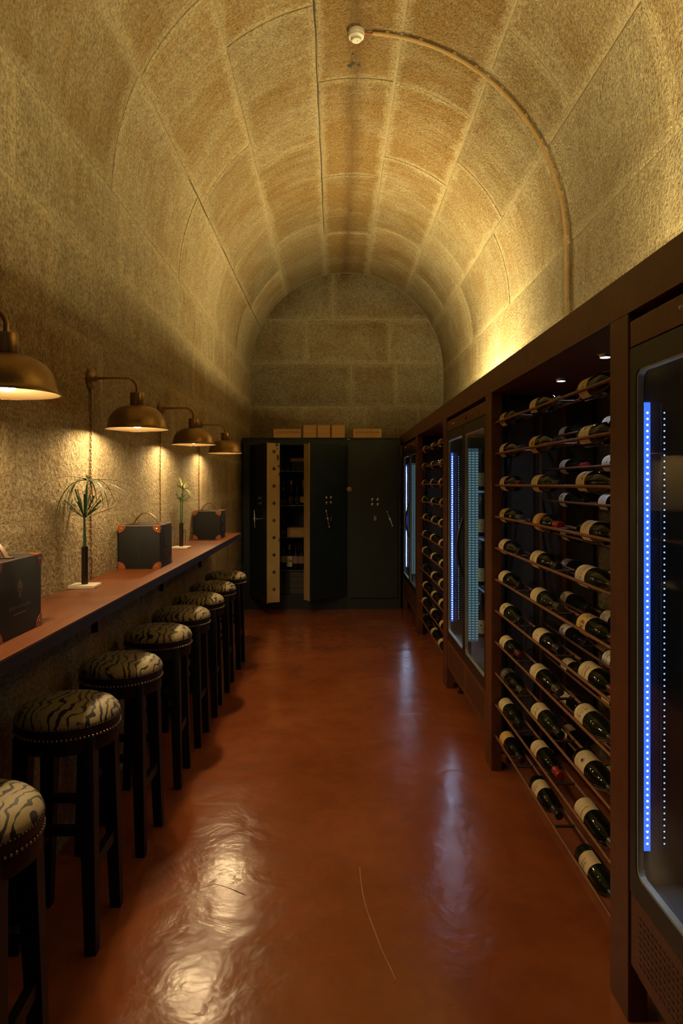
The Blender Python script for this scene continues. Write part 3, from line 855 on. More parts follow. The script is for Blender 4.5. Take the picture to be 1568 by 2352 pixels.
def lever(dr, P, a, z, ang, hub=True, L=0.095):
    m = MB(); u = Vector((math.sin(ang), math.cos(ang)))
    q0 = P(a-u.x*L, -0.055, z-u.y*L); q1 = P(a+u.x*L, -0.055, z+u.y*L)
    m.tube([q0, P(a, -0.055, z), q1], [0.007, 0.012, 0.007], 10)
    m.sphere(q0, 0.013, 10, 6); m.sphere(q1, 0.013, 10, 6)
    m.tube([P(a, 0.0, z), P(a, -0.06, z)], 0.014, 12); m.sphere(P(a, -0.06, z), 0.016, 10, 6)
    obj('handle', m, M['chrome'], dr, 60, world=True)
knobs(dl, P, 0.30, 1.27); lever(dl, P, 0.32, 1.09, -0.10)
dr_, P2 = safe_door(sa, 0.145, -1, D2R(40), 0.097, 0.165, 1.95)
knobs(dr_, P2, 0.25, 1.27); lever(dr_, P2, 0.345, 1.09, 0.25)
def tag_plate(dr, P, a, z):
    m = MB().prism([(a-0.016, z-0.032), (a+0.016, z-0.032), (a+0.016, z+0.014), (a+0.006, z+0.026), (a-0.006, z+0.026), (a-0.016, z+0.014)], lambda u, v, d: P(u, d, v), -0.006, -0.001)
    obj('tag', m, M['chrome'], dr, world=True)
tag_plate(dr_, P2, 0.255, 1.09)
sb = thing('safe', 'closed dark grey steel safe with four dials and lever handle, beside the cabinet', 'safe', (0.46, 8.5, 0))
obj('body', MB().box(0.142, 0.78, SY+0.006, 8.95, 0, SZT), M['safe2'], sb, world=True)
obj('top_ledge', MB().box(0.142, 0.79, SY-0.008, 8.95, SZT, SZT+0.012), M['safe2'], sb, world=True)
P3 = lambda a, b, z: (a, SY-0.02+b, z)
d3 = obj('door', MB().box(0.155, 0.74, SY-0.02, SY+0.006, 0.14, 1.97), M['safe2'], sb, world=True)
def P3k(a, b, z): return (a, SY-0.02+b, z)
knobs(d3, P3k, 0.445, 1.245); lever(d3, P3k, 0.645, 1.08, -0.36, L=0.088); tag_plate(d3, P3k, 0.475, 1.09)
m = MB().lathe([(0.030, 0.0), (0.030, 0.005), (0.02, 0.009), (0.001, 0.010)], 20, axis='y'); m.v = [(x+0.168, SY-0.02-abs(y), z+1.43) for x, y, z in m.v]
obj('keyhole_cover', m, M['piping'], d3, 40, world=True)
obj('maker_tag', MB().box(0.145, 0.178, SY-0.011, SY-0.008, SZT-0.012, SZT-0.004), M['white'], sb, world=True)

# wooden wine cases on top of the safes
def crate(x0, x1, z0, h, y0, dep, lb, text=None, grp='wooden wine cases on the safes'):
    t = thing('wine_crate', lb, 'crate', ((x0+x1)/2, y0+dep/2, z0), 0, grp)
    w = (x1-x0)/2; d = dep/2
    obj('box', MB().box(-w, w, -d, d, 0, h-0.013, 0.002), M['crate'], t)
    obj('lid', MB().box(-w-0.001, w+0.001, -d-0.001, d, h-0.011, h, 0.002), M['crate'], t)
    if text:
        vs, fs = text_mesh(text, 0.030)
        obj('lettering', MB().add([(x, -d-0.0012, h*0.62+y) for x, y in vs], fs), M['ink'], t)
    return t
def sx(px, Y=8.2): return (px-769)*Y/1568
ZT = SZT+0.012
crate(sx(629), sx(691.5), ZT, 0.108, SY+0.03, 0.2, 'flat wooden wine crate with black lettering, leftmost of the crates on the safes', 'QUINTA DE VACARIA')
crate(sx(811), sx(875), ZT, 0.108, SY+0.03, 0.2, 'flat wooden wine crate with black lettering, alone on the closed right safe', 'QUINTA DE VACARIA')
for a, b, w in ((697, 726, 'left'), (729.5, 757.5, 'middle'), (762, 791.5, 'right')):
    crate(sx(a), sx(b), ZT, 0.155, SY+0.03, 0.15, f'small upright wooden crate, {w} one of the three between the lettered crates', None)

# ------------------------------------------------------------------ bottles
MESH = {}
def bottle_profile(kind):
    if kind == 'burgundy':
        return [(0.0, 0.006), (0.030, 0.002), (0.0365, 0.004), (0.0385, 0.010), (0.0385, 0.155), (0.0375, 0.172), (0.033, 0.193), (0.026, 0.212), (0.0195, 0.230), (0.0155, 0.250), (0.0142, 0.285), (0.0155, 0.287), (0.0155, 0.295), (0.0140, 0.297), (0.0, 0.297)]
    if kind == 'port':
        return [(0.0, 0.006), (0.030, 0.002), (0.0385, 0.004), (0.0400, 0.010), (0.0395, 0.165), (0.0385, 0.182), (0.030, 0.200), (0.0195, 0.210), (0.0155, 0.222), (0.0165, 0.24), (0.0145, 0.285), (0.0155, 0.287), (0.0155, 0.297), (0.0, 0.297)]
    return [(0.0, 0.006), (0.030, 0.002), (0.0360, 0.004), (0.0375, 0.010), (0.0375, 0.185), (0.0362, 0.200), (0.0300, 0.216), (0.0205, 0.229), (0.0158, 0.240), (0.0145, 0.255), (0.0142, 0.288), (0.0155, 0.290), (0.0155, 0.298), (0.0140, 0.300), (0.0, 0.300)]
def bottle_mesh(kind, mat):
    k = ('b', kind, mat)
    if k not in MESH:
        MESH[k] = MB().lathe([(max(r, 0.0004), z) for r, z in bottle_profile(kind)], 28, cap=False).mesh('glass', M[mat], 50)
    return MESH[k]
def capsule_mesh(kind, mat):
    k = ('c', kind, mat)
    if k not in MESH:
        pr = [(r+0.0007, z) for r, z in bottle_profile(kind) if z >= 0.238 and r > 0.001]
        pr.append((0.0004, pr[-1][1]+0.0008))
        MESH[k] = MB().lathe(pr, 20, cap=False).mesh('capsule', M[mat], 50)
    return MESH[k]
RB = {'bordeaux': 0.0375, 'burgundy': 0.0385, 'port': 0.0398}
def wrap(kind, off=0.0006):
    R = RB[kind] + off
    return lambda u, v: (R*math.sin(u/R), -R*math.cos(u/R), v)     # label centre faces local -Y, u along the circumference
def patch_mesh(key, kind, mat, u0, u1, v0, v1, off=0.0005, n=14):
    k = ('p', key, kind, mat, round(u0, 4), round(u1, 4), round(v0, 4), round(v1, 4))
    if k not in MESH:
        f = wrap(kind, off); mb = MB()
        for i in range(n+1):
            u = u0+(u1-u0)*i/n
            mb.v += [f(u, v0), f(u, v1)]
        for i in range(n): mb.f.append((2*i, 2*i+2, 2*i+3, 2*i+1))
        MESH[k] = mb.mesh('label', M[mat], 180, fix=False)
    return MESH[k]
def poly_patch(key, kind, mat, polys, off=0.0009):
    k = ('q', key, kind, mat)
    if k not in MESH:
        f = wrap(kind, off); mb = MB()
        for pl in polys:
            a = len(mb.v)
            mb.v += [f(u, v) for u, v in pl]; mb.f.append(tuple(range(a, a+len(pl))))
        MESH[k] = mb.mesh('print', M[mat], None, fix=False)
    return MESH[k]
def text_patch(key, kind, mat, body, size, v, u=0.0, off=0.0009):
    k = ('t', key, kind, mat, body, size, v, u)
    if k not in MESH:
        f = wrap(kind, off); vs, fs = text_mesh(body, size)
        MESH[k] = MB().add([f(u+x, v+y) for x, y in vs], fs).mesh('lettering', M[mat], None, fix=False)
    return MESH[k]
def ell(cu, cv, a, b, n=12, rot=0.0):
    return [(cu+a*math.cos(2*PI*i/n)*math.cos(rot)-b*math.sin(2*PI*i/n)*math.sin(rot), cv+a*math.cos(2*PI*i/n)*math.sin(rot)+b*math.sin(2*PI*i/n)*math.cos(rot)) for i in range(n)]
def lines(rows, u0=-0.02, seed=0):
    r = random.Random(seed); out = []
    for v, h in rows:
        u = u0 + r.uniform(0, 0.006)
        while u < -u0:
            w = r.uniform(0.0018, 0.0045); out.append([(u, v), (u+w, v), (u+w, v+h), (u, v+h)]); u += w + r.uniform(0.0012, 0.003)
    return out
# label styles: (label material, v0, v1, half width, list of extras)
def deco(style, kind, lab, v0, v1):
    """prints on the label; returns list of (name, mesh)"""
    vm = (v0+v1)/2; o = []
    T = lambda b, s, v, m='ink', u=0.0: o.append(('lettering', text_patch(style, kind, m, b, s, v, u)))
    Q = lambda key, m, pl, off=0.0009: o.append(('print', poly_patch((style, key, round(v0, 3)), kind, m, pl, off)))
    L = lambda rows, sd: Q('lines', 'ink', lines(rows, seed=sd))
    if style == 'plain': L([(vm, 0.004), (vm-0.012, 0.002), (vm-0.018, 0.002)], 1)
    elif style == 'stamp':
        Q('stamp', 'ink', [ell(0, vm+0.014, 0.006, 0.005), [(-0.004, vm+0.018), (0.006, vm+0.022), (0.003, vm+0.012)]]); L([(vm-0.008, 0.0025), (vm-0.018, 0.002)], 2)
    elif style == 'mandella': T('MANDELLA', 0.0125, vm+0.018); L([(vm-0.002, 0.0016)], 3)
    elif style == 'passa': T('PASSA', 0.015, vm+0.014); L([(vm-0.004, 0.002), (vm-0.012, 0.0016)], 4)
    elif style == 'mob': T('M.O.B.', 0.017, vm+0.010); L([(vm-0.012, 0.002), (vm-0.020, 0.0016)], 5)
    elif style == 'margens': T('duas', 0.016, vm+0.006); T('margens', 0.013, vm-0.010); L([(vm-0.03, 0.0016)], 6)
    elif style == 'vergonha': T('Vergonha', 0.0135, vm+0.004); L([(vm-0.018, 0.0016), (vm-0.024, 0.0016)], 7)
    elif style == 'bird':
        Q('bird', 'ink', [[(-0.016, vm+0.012), (-0.004, vm+0.004), (0.012, vm+0.016), (0.020, vm+0.006), (0.006, vm-0.004), (0.0, vm-0.018), (-0.006, vm-0.006)]]); L([(vm-0.030, 0.002)], 8)
    elif style == 'horse':
        Q('sketch', 'lab_brown', [ell(-0.004, vm+0.012, 0.012, 0.007, 12, 0.3), [(0.006, vm+0.014), (0.016, vm+0.026), (0.019, vm+0.020), (0.010, vm+0.006)], [(-0.014, vm+0.01), (-0.012, vm-0.006), (-0.009, vm+0.01)], [(0.004, vm+0.01), (0.006, vm-0.006), (0.008, vm+0.01)]]); L([(vm-0.016, 0.0018), (vm-0.026, 0.0018)], 9)
    elif style == 'oval':
        Q('ring', 'lab_brown', [ell(0, vm+0.008, 0.011, 0.014, 16)], 0.0008); Q('seal', 'lab_cream', [ell(0, vm+0.008, 0.0095, 0.0125, 16)], 0.0010); Q('dot', 'ink', [ell(0.001, vm+0.008, 0.006, 0.009, 12)], 0.0013); L([(vm-0.020, 0.0018), (vm-0.030, 0.0018)], 10)
    elif style == 'swash':
        Q('swash', 'lab_brown', [[(-0.02, vm+0.02), (0.0, vm-0.004), (0.012, vm+0.02), (0.002, vm+0.006)], [(-0.018, vm-0.006), (0.016, vm-0.012), (0.018, vm-0.010), (-0.016, vm-0.004)]]); L([(vm-0.024, 0.0018)], 11)
    elif style == 'picture':
        Q('a', 'lab_red', [[(-0.048, v0+0.01), (-0.034, v0+0.004), (-0.026, v0+0.03), (-0.048, v0+0.03)]]); Q('b', 'lab_teal', [ell(-0.024, vm+0.008, 0.011, 0.018)]); Q('c', 'lab_brown', [ell(0.012, vm+0.008, 0.013, 0.02, 10), ell(0.030, vm+0.004, 0.008, 0.014)])
        Q('d', 'lab_ochre', [ell(0.0, v0+0.014, 0.02, 0.010), ell(-0.04, v1-0.016, 0.012, 0.012)], 0.0008)
    elif style == 'redband':
        Q('band', 'lab_red', [[(-0.05+0.1*i/12, v1-0.034) for i in range(13)] + [(0.05-0.1*i/12, v1-0.006) for i in range(13)]]); L([(v0+0.018, 0.004), (v0+0.008, 0.002)], 12)
    elif style == 'framed':
        Q('frame', 'lab_white', [[(-0.046, v0+0.003), (0.046, v0+0.003), (0.046, v0+0.006), (-0.046, v0+0.006)], [(-0.046, v1-0.006), (0.046, v1-0.006), (0.046, v1-0.003), (-0.046, v1-0.003)], [(-0.046, v0+0.003), (-0.043, v0+0.003), (-0.043, v1-0.003), (-0.046, v1-0.003)], [(0.043, v0+0.003), (0.046, v0+0.003), (0.046, v1-0.003), (0.043, v1-0.003)]])
        Q('lines', 'lab_white', lines([(vm, 0.004), (vm-0.012, 0.002)], seed=13))
    elif style == 'slatepic':
        Q('pic', 'lab_slate', [[(-0.022, v0+0.022), (0.022, v0+0.022), (0.022, v1-0.012), (-0.022, v1-0.012)]]); L([(v0+0.008, 0.003)], 14)
    elif style == 'pattern':
        pl = []; r = random.Random(9)
        for i in range(14): pl.append(ell(r.uniform(-0.045, 0.045), r.uniform(v0+0.01, v1-0.01), r.uniform(0.004, 0.011), r.uniform(0.004, 0.012), 8, r.uniform(0, 3)))
        Q('pattern', 'lab_brown', pl)
    elif style == 'blueband':
        Q('band', 'lab_slate', [[(-0.05+0.1*i/12, v1-0.028) for i in range(13)] + [(0.05-0.1*i/12, v1-0.002) for i in range(13)]]); L([(v0+0.02, 0.004)], 15)
    return o
STY = {'plain': 'lab_cream', 'stamp': 'lab_cream', 'mandella': 'lab_cream', 'passa': 'lab_cream', 'mob': 'lab_cream', 'margens': 'lab_cream', 'vergonha': 'lab_white', 'bird': 'lab_white', 'horse': 'lab_cream',
       'oval': 'lab_cream', 'swash': 'lab_cream', 'picture': 'lab_ochre', 'redband': 'lab_ochre', 'framed': 'lab_dark', 'slatepic': 'lab_ochre', 'pattern': 'lab_ochre', 'blueband': 'lab_white'}
def bottle(label, group, M4, kind='bordeaux', style='plain', cap='cap_black', v0=0.03, v1=0.115, glass='bottle', hw=0.058, cat='bottle', name='wine_bottle', labmat=None):
    t = thing(name, label, cat, group=group)
    t.matrix_world = M4
    link('glass', bottle_mesh(kind, glass), t)
    link('capsule', capsule_mesh(kind, cap), t)
    if style == 'ovalonly':
        lb = link('label', poly_patch(('ov', v0), kind, labmat, [ell(0, (v0+v1)/2, hw, (v1-v0)/2, 20)], 0.0005), t)
        link('print', poly_patch(('ovd', v0), kind, 'ink', [ell(0.001, (v0+v1)/2, hw*0.3, (v1-v0)*0.16, 12)], 0.0012), lb)
    elif style:
        lm = labmat or STY[style]
        lb = link('label', patch_mesh('l', kind, lm, -hw, hw, v0, v1), t)
        for nm, me in deco(style, kind, lm, v0, v1): link(nm, me, lb)
    return t
def lying(x, y_base, z, roll, yaw=0.0):
    d = Vector((-math.cos(roll), 0, math.sin(roll))); zv = Vector((0, -1, 0)); yv = -d; xv = yv.cross(zv)
    R = Matrix((xv, yv, zv)).transposed()
    R = Matrix.Rotation(yaw, 3, 'Z') @ R
    return Matrix.Translation((x, y_base, z)) @ R.to_4x4()
def standing(x, y, z, rz): return Matrix.Translation((x, y, z)) @ Matrix.Rotation(rz, 4, 'Z')

# ------------------------------------------------------------------ built-in cabinet
CX = 0.815
cab = thing('cabinet_frame', 'rust brown steel cabinet frame running along the right wall, holding racks and fridges', 'cabinet', (1.1, 4.3, 0))
obj('fascia', MB().box(CX, CX+0.03, 0.2, 8.60, 1.973, 2.09), M['cab'], cab, world=True)
obj('top_panel', MB().box(CX+0.03, XR-0.002, 0.2, 8.60, 1.973, 1.995), M['cabin'], cab, world=True)
POSTS = ((0.45, 0.60), (1.90, 2.025), (3.56, 3.70), (4.99, 5.15), (6.75, 6.90), (8.16, 8.30))
for a, b in POSTS:
    obj('post', MB().box(CX, CX+0.055, a, b, 0, 1.973, 0.003), M['cab'], cab, world=True)

# ------------------------------------------------------------------ racks
ROWS = [1.8155 - 0.1632*i for i in range(11)]
RROWS = [1.738 - 0.1655*i for i in range(10)]
RX0, RX1, BXF = 0.838, 0.923, 0.8805
RX2, RX3, BXR = 1.126, 1.211, 1.1685
def rod_mesh(L):
    k = ('rod', round(L, 3))
    if k not in MESH:
        prof = []; n = int(L/0.02)
        for i in range(n+1):
            prof.append((0.0062 if i % 2 else 0.0056, L*i/n))
        MESH[k] = MB().lathe(prof, 8, axis='y').mesh('rod', M['rod'], 60)
    return MESH[k]
def div_mesh(L):
    k = ('div', round(L, 3))
    if k not in MESH: MESH[k] = MB().tube([(0, 0, 0), (L, 0, 0)], 0.0055, 6).mesh('divider', M['post'], 60)
    return MESH[k]
def rack(y0, y1, label, ndiv):
    t = thing('wine_rack', label, 'rack', (1.0, (y0+y1)/2, 0), 0, 'rod wine racks in the cabinet')
    yc = (y0+y1)/2; L = y1-y0
    e = 0.13
    for z in ROWS:
        for x in (RX0, RX1): link('rod', rod_mesh(L), t, (x-1.0, y0-yc, z))
        for q in ndiv: link('divider', div_mesh(RX1-RX0), t, (RX0-1.0, q-yc, z))
    for z in RROWS:
        for x in (RX2, RX3): link('rod', rod_mesh(L+e), t, (x-1.0, y0-yc, z))
        for q in ndiv: link('divider', div_mesh(RX3-RX2), t, (RX2-1.0, q-yc, z))
    for x0, x1 in ((RX2-0.035, RX2-0.015), (RX3+0.012, RX3+0.03)):
        for y in (y1+0.105, y0+0.01):
            obj('upright', MB().box(x0, x1, y, y+0.02, 0, 1.97), M['rod'], t, world=True)
    for x in (0.925, 1.075):
        obj('upright', MB().box(x, x+0.02, y1+0.10, y1+0.13, 0, 1.97), M['post'], t, world=True)
    for za, zb_ in ((1.9, 1.35), (1.35, 0.75), (0.75, 0.15)):
        obj('brace', MB().tube([(0.90, y1+0.09, zb_), (0.99, y1+0.09, za)], 0.004, 6), M['post'], t, world=True)
    return t
B1, B2 = (2.025, 3.56), (5.15, 6.75)
rack(*B1, 'tall rusty rod wine rack nearest the camera, full of lying bottles', (2.09, 2.62, 3.17))
rack(*B2, 'farther rusty rod wine rack, between the middle and the farthest fridge', (5.22, 5.78, 6.32))
ZO = math.sqrt(0.0435**2 - 0.0425**2)
near = {  # row -> (style, cap, kind, glass) far end, middle, near end
 0: (('pattern', 'cap_black', 'bordeaux'), ('plain', 'cap_green', 'burgundy'), ('mob', 'cap_red', 'bordeaux')),
 1: (('stamp', 'cap_black', 'burgundy'), ('picture', 'cap_black', 'burgundy'), ('bird', 'cap_black', 'bordeaux')),
 2: (('plain', 'cap_dkred', 'bordeaux'), ('plain', 'cap_black', 'bordeaux'), ('horse', 'cap_black', 'burgundy')),
 3: (('pattern', 'cap_green', 'bordeaux'), ('redband', 'cap_red', 'bordeaux'), ('margens', 'cap_black', 'bordeaux')),
 4: (('stamp', 'cap_black', 'burgundy'), ('margens', 'cap_black', 'bordeaux'), ('mob', 'cap_black', 'burgundy')),
 5: (('plain', 'cap_black', 'burgundy'), ('mandella', 'cap_green', 'burgundy'), ('picture', 'cap_black', 'bordeaux')),
 6: (('stamp', 'cap_black', 'burgundy'), ('swash', 'cap_black', 'bordeaux'), ('passa', 'cap_dkred', 'bordeaux')),
 7: (('passa', 'cap_dkred', 'bordeaux'), ('mandella', 'cap_green', 'bordeaux'), ('mob', 'cap_black', 'burgundy')),
 8: (('framed', 'cap_green', 'bordeaux'), ('horse', 'cap_black', 'bordeaux'), ('oval', 'cap_black', 'burgundy')),
 9: (('swash', 'cap_black', 'bordeaux'), ('passa', 'cap_red', 'bordeaux'), ('mandella', 'cap_green', 'bordeaux')),
 10: (('slatepic', 'cap_black', 'bordeaux'), ('margens', 'cap_black', 'bordeaux'), ('margens', 'cap_black', 'bordeaux'))}
DESC = {'plain': 'plain cream label', 'stamp': 'small stamp on its cream label', 'mandella': 'cream label with arched capitals', 'passa': 'cream label with large capitals', 'mob': 'cream label with spaced capitals', 'margens': 'cream label with handwritten words', 'vergonha': 'white label with slanted word',
        'bird': 'dark bird on its label', 'horse': 'sketched figure on its label', 'oval': 'dark oval on its label', 'swash': 'brown swash on its label', 'picture': 'colourful picture label', 'redband': 'ochre label and red band', 'framed': 'dark white-framed label',
        'slatepic': 'yellow label with slate picture', 'pattern': 'patterned ochre label', 'blueband': 'white and slate label'}
ORD = ['top', 'second', 'third', 'fourth', 'fifth', 'sixth', 'seventh', 'eighth', 'ninth', 'tenth', 'bottom']
POS = ['far end', 'middle', 'near end']
rb = random.Random(21)
BASE = (3.515, 2.965, 2.415)
for i, row in near.items():
    for j, (sty, cap, kind) in enumerate(row):
        v0 = rb.choice((0.012, 0.02, 0.03)) if not (i in (3, 6, 10) and j) else 0.048
        if i == 10: v0 = 0.05 if j else 0.015
        r = RB[kind]
        zo = math.sqrt((r+0.006)**2 - 0.0425**2)
        bottle(f'bottle with {DESC[sty]}, {ORD[i]} row, {POS[j]} of near rack front', 'bottles in the front of the near rack',
               lying(BXF, BASE[j] + rb.uniform(-0.02, 0.02), ROWS[i]+zo, D2R(rb.uniform(12, 42))), kind, sty, cap, v0, v0+rb.choice((0.082, 0.09, 0.096)), 'bottle_g' if (i+j) % 3 == 0 else 'bottle')
rear = {0: ('blueband', 'plain'), 1: ('plain', 'mob'), 2: ('bird', 'vergonha'), 3: ('stamp', None), 4: ('blueband', 'plain'), 5: ('stamp', 'plain'), 6: ('bird', 'vergonha'), 7: ('plain', 'pattern'), 8: ('mandella', 'plain'), 9: ('plain', 'bird')}
for i, row in rear.items():
    for j, sty in enumerate(row):
        if sty is None: continue
        bottle(f'bottle with {DESC[sty]}, {ORD[i]} rear rod, {("far end", "middle")[j]} of near rack', 'bottles in the rear of the near rack',
               lying(BXR, (3.46, 2.94)[j] + rb.uniform(-0.03, 0.02), RROWS[i]+ZO, D2R(rb.uniform(15, 40))), 'bordeaux', sty, 'cap_red' if (i, j) == (1, 0) else 'cap_black', 0.02, 0.105, 'bottle', labmat='lab_white' if i < 3 else None)
for i in range(11):
    for j in range(3):
        sty = rb.choice(('plain', 'stamp', 'swash', 'horse', 'plain'))
        if (i, j) == (3, 2): sty = 'redband'
        if (i, j) in ((10, 0), (7, 0)): sty = 'framed'
        kind = rb.choice(('bordeaux', 'burgundy')); r = RB[kind]
        zo = math.sqrt((r+0.006)**2 - 0.0425**2)
        bottle(f'bottle with {DESC[sty]}, {ORD[i]} row, {POS[j]} of the far rack', 'bottles in the far rack',
               lying(BXF, (6.62, 6.06, 5.58)[j] + rb.uniform(-0.05, 0.04), ROWS[i]+zo, D2R(rb.uniform(8, 35))), kind, sty, 'cap_black', 0.02, 0.105, 'bottle_g' if (i+j) % 3 == 0 else 'bottle')

# recessed spotlights over the racks
for k, (x, y, w) in enumerate(((1.02, 3.08, 'over the middle of the near rack'), (0.99, 2.50, 'over the near end of the near rack'), (1.0, 6.2, 'over the far end of the far rack'), (1.0, 5.6, 'over the near end of the far rack'))):
    t = thing('recessed_spotlight', 'small round spotlight ' + w, 'spotlight', (x, y, 1.973), 0, 'spotlights above the racks')
    obj('ring', MB().lathe([(0.019, 0.0), (0.030, 0.0), (0.030, -0.002), (0.024, -0.004), (0.021, -0.013), (0.019, -0.013), (0.0185, -0.001)], 24, cap=False), M['chrome'], t, 40)
    obj('lens', MB().lathe([(0.018, -0.0015), (0.0005, -0.002)], 20, cap=False), M['spot'], t, 60)

# ------------------------------------------------------------------ fridges
def rrect(y0, y1, z0, z1, r, n=6):
    out = []
    for cy, cz, a0 in ((y1-r, z1-r, 0), (y0+r, z1-r, 90), (y0+r, z0+r, 180), (y1-r, z0+r, 270)):
        for i in range(n+1):
            a = D2R(a0 + 90*i/n); out.append((cy+r*math.cos(a), cz+r*math.sin(a)))
    return out
def ringplate(outer, inner, x0, x1):
    n = len(outer); mb = MB()
    for x in (x0, x1):
        mb.v += [(x, p[0], p[1]) for p in outer] + [(x, p[0], p[1]) for p in inner]
    for i in range(n):
        j = (i+1) % n
        mb.f += [(i, j, n+j, n+i), (2*n+i, 3*n+i, 3*n+j, 2*n+j), (i, 2*n+i, 2*n+j, j), (n+i, n+j, 3*n+j, 3*n+i)]
    return mb
def led_mesh(mt):
    k = 'ledpts' + mt
    if k not in MESH:
        mb = MB()
        for i in range(72):
            z = 0.52 + 0.0165*i; r = 0.0025
            mb.add([(r*math.cos(2*PI*q/6), 0, z+r*math.sin(2*PI*q/6)) for q in range(6)], [(0, 1, 2, 3, 4, 5)])
        MESH[k] = mb.mesh('led_and_reflection_points', M[mt], None, fix=False)
    return MESH[k]
def refl_mesh():  # dashes of the imitated pane reflection, no real LEDs
    k = 'reflpts'
    if k not in MESH:
        mb = MB()
        for i in range(72):
            z = 0.52 + 0.0165*i
            mb.add([(-0.0075, 0, z-0.0035), (0.0075, 0, z-0.0035), (0.0075, 0, z+0.0035), (-0.0075, 0, z+0.0035)], [(0, 1, 2, 3)])
        MESH[k] = mb.mesh('led_and_reflection_points', M['ledrefl'], None, fix=False)
    return MESH[k]
def fridge(y0, y1, label, second_soft=True):
    t = thing('wine_fridge', label, 'fridge', (1.1, (y0+y1)/2, 0), 0, 'glass door wine fridges in the cabinet')
    yc = (y0+y1)/2; g = 0.004
    a, b = y0+g, y1-g
    mb = MB(); x0, x1 = CX+0.026, 1.40
    mb.box(x0, x1, a, a+0.03, 0.13, 1.955); mb.box(x0, x1, b-0.03, b, 0.13, 1.955)
    mb.box(x0, x1, a+0.03, b-0.03, 0.13, 0.40); mb.box(x0, x1, a+0.03, b-0.03, 1.86, 1.955); mb.box(x1-0.03, x1, a+0.03, b-0.03, 0.40, 1.86)
    obj('shell', mb, M['fridge'], t, world=True)
    mb = MB(); q = 0.031
    mb.box(x0+0.005, x1-0.031, a+0.03, a+0.034, 0.401, 1.859); mb.box(x0+0.005, x1-0.031, b-0.034, b-0.03, 0.401, 1.859)
    mb.box(x1-0.034, x1-0.031, a+0.034, b-0.034, 0.401, 1.859); mb.box(x0+0.005, x1-0.034, a+0.034, b-0.034, 0.401, 0.405); mb.box(x0+0.005, x1-0.034, a+0.034, b-0.034, 1.855, 1.859)
    obj('liner', mb, M['liner'], t, world=True)
    cp = obj('control_panel', MB().box(CX+0.004, x0, a, b, 1.876, 1.948, 0.002), M['cab'], t, world=True)
    for fy, r, mt in ((0.77, 0.006, 'white'), (0.43, 0.014, 'brass'), (0.275, 0.008, 'brass')):
        m = MB().lathe([(r, 0), (r, 0.010), (r*0.7, 0.013)], 16, axis='x'); m.v = [(CX+0.004-abs(x), y+a+(b-a)*fy, z+1.912) for x, y, z in m.v]
        obj('knob', m, M[mt], cp, 40, world=True)
    m = MB(); n = 24; m.tube([(CX+0.002, a+(b-a)*0.165+0.022*math.cos(2*PI*k/n), 1.912+0.022*math.sin(2*PI*k/n)) for k in range(n)], 0.003, 6, closed=True)
    m.lathe([(0.020, 0.0), (0.001, 0.001)], 20, (CX+0.003, a+(b-a)*0.165, 1.912), axis='x')
    obj('gauge', m, M['brass'], cp, 60, world=True)
    gr = obj('grille', MB().box(CX+0.006, x0, a, b, 0.165, 0.365, 0.002), M['cab'], t, world=True)
    mb = MB()
    for iz in range(8):
        z = 0.20 + iz*0.018; yy = a+0.06
        while yy < b-0.06:
            if not (0.44 < (yy-a)/(b-a) < 0.50): mb.box(CX+0.0045, CX+0.0062, yy, yy+0.012, z, z+0.006)
            yy += 0.022
    tag(obj('grille_slots', mb, M['post'], gr, world=True), kind='stuff')
    for y in (a+0.10, b-0.10):
        for x in (CX+0.09, 1.33):
            obj('foot', MB().lathe([(0.026, 0.0), (0.028, 0.008), (0.016, 0.014), (0.014, 0.131)], 14, (x, y, 0)), M['darkmetal'], t, 40, world=True)
    ym = (a+b)/2
    for k, (d0, d1) in enumerate(((a+0.002, ym-0.003), (ym+0.003, b-0.002))):
        out = rrect(d0, d1, 0.37, 1.872, 0.006); inn = rrect(d0+0.036, d1-0.036, 0.43, 1.81, 0.03)
        dr = obj('door', ringplate(out, inn, CX+0.003, CX+0.024), M['doorframe'], t, world=True)
        obj('gasket', ringplate(inn, rrect(d0+0.043, d1-0.043, 0.437, 1.803, 0.026), CX+0.006, CX+0.022), M['gasket'], dr, world=True)
        pts = rrect(d0+0.036, d1-0.036, 0.43, 1.81, 0.03)
        m = MB(); m.v = [(CX+0.008, p[0], p[1]) for p in pts]; m.f = [tuple(range(len(pts)))]
        obj('pane', m, M['pane'], dr, world=True)
        m = MB(); m.v = [(CX+0.020, p[0], p[1]) for p in pts]; m.f = [tuple(range(len(pts)))]
        obj('pane', m, M['pane'], dr, world=True)
        hy = d0+0.018 if k == 1 else d1-0.018
        if k == 1:
            hp = [(CX+0.004, hy, 1.28)] + [(CX-0.030*math.sin(PI*i/12)-0.002, hy, 1.26-0.34*i/12) for i in range(1, 12)] + [(CX+0.004, hy, 0.90)]
            obj('handle', MB().tube(hp, 0.009, 10), M['doorframe'], dr, 60, world=True)
    # led strips standing in the front corner of the far side wall, and glowing panels imitating door glass reflections
    for i, (x, mt) in enumerate(((CX+0.034, 'led'), (CX+0.080, 'led2'))):
        s = obj('led_strip', MB().box(x-0.008, x+0.008, b-0.040, b-0.035, 0.50, 1.72), M['ledglow'] if i == 0 else M['liner'], t, world=True)
        link('led_and_reflection_points', led_mesh(mt), s, (x-1.1, b-0.0405-yc, 0))['kind'] = 'stuff'
    mu = obj('mullion', MB().box(CX+0.026, CX+0.046, ym-0.03, ym+0.03, 0.40, 1.86), M['liner'], t, world=True)
    for i, x in enumerate((CX+0.036, CX+0.058, CX+0.080)):  # added glowing panels stand in for LED columns mirrored by the panes
        s = obj('led_reflection_panel', MB().box(x-0.010, x+0.010, ym-0.036, ym-0.031, 0.50, 1.72), M['reflback'], t, world=True)
        link('led_and_reflection_points', refl_mesh(), s, (x-1.1, ym-0.0365-yc, 0))['kind'] = 'stuff'
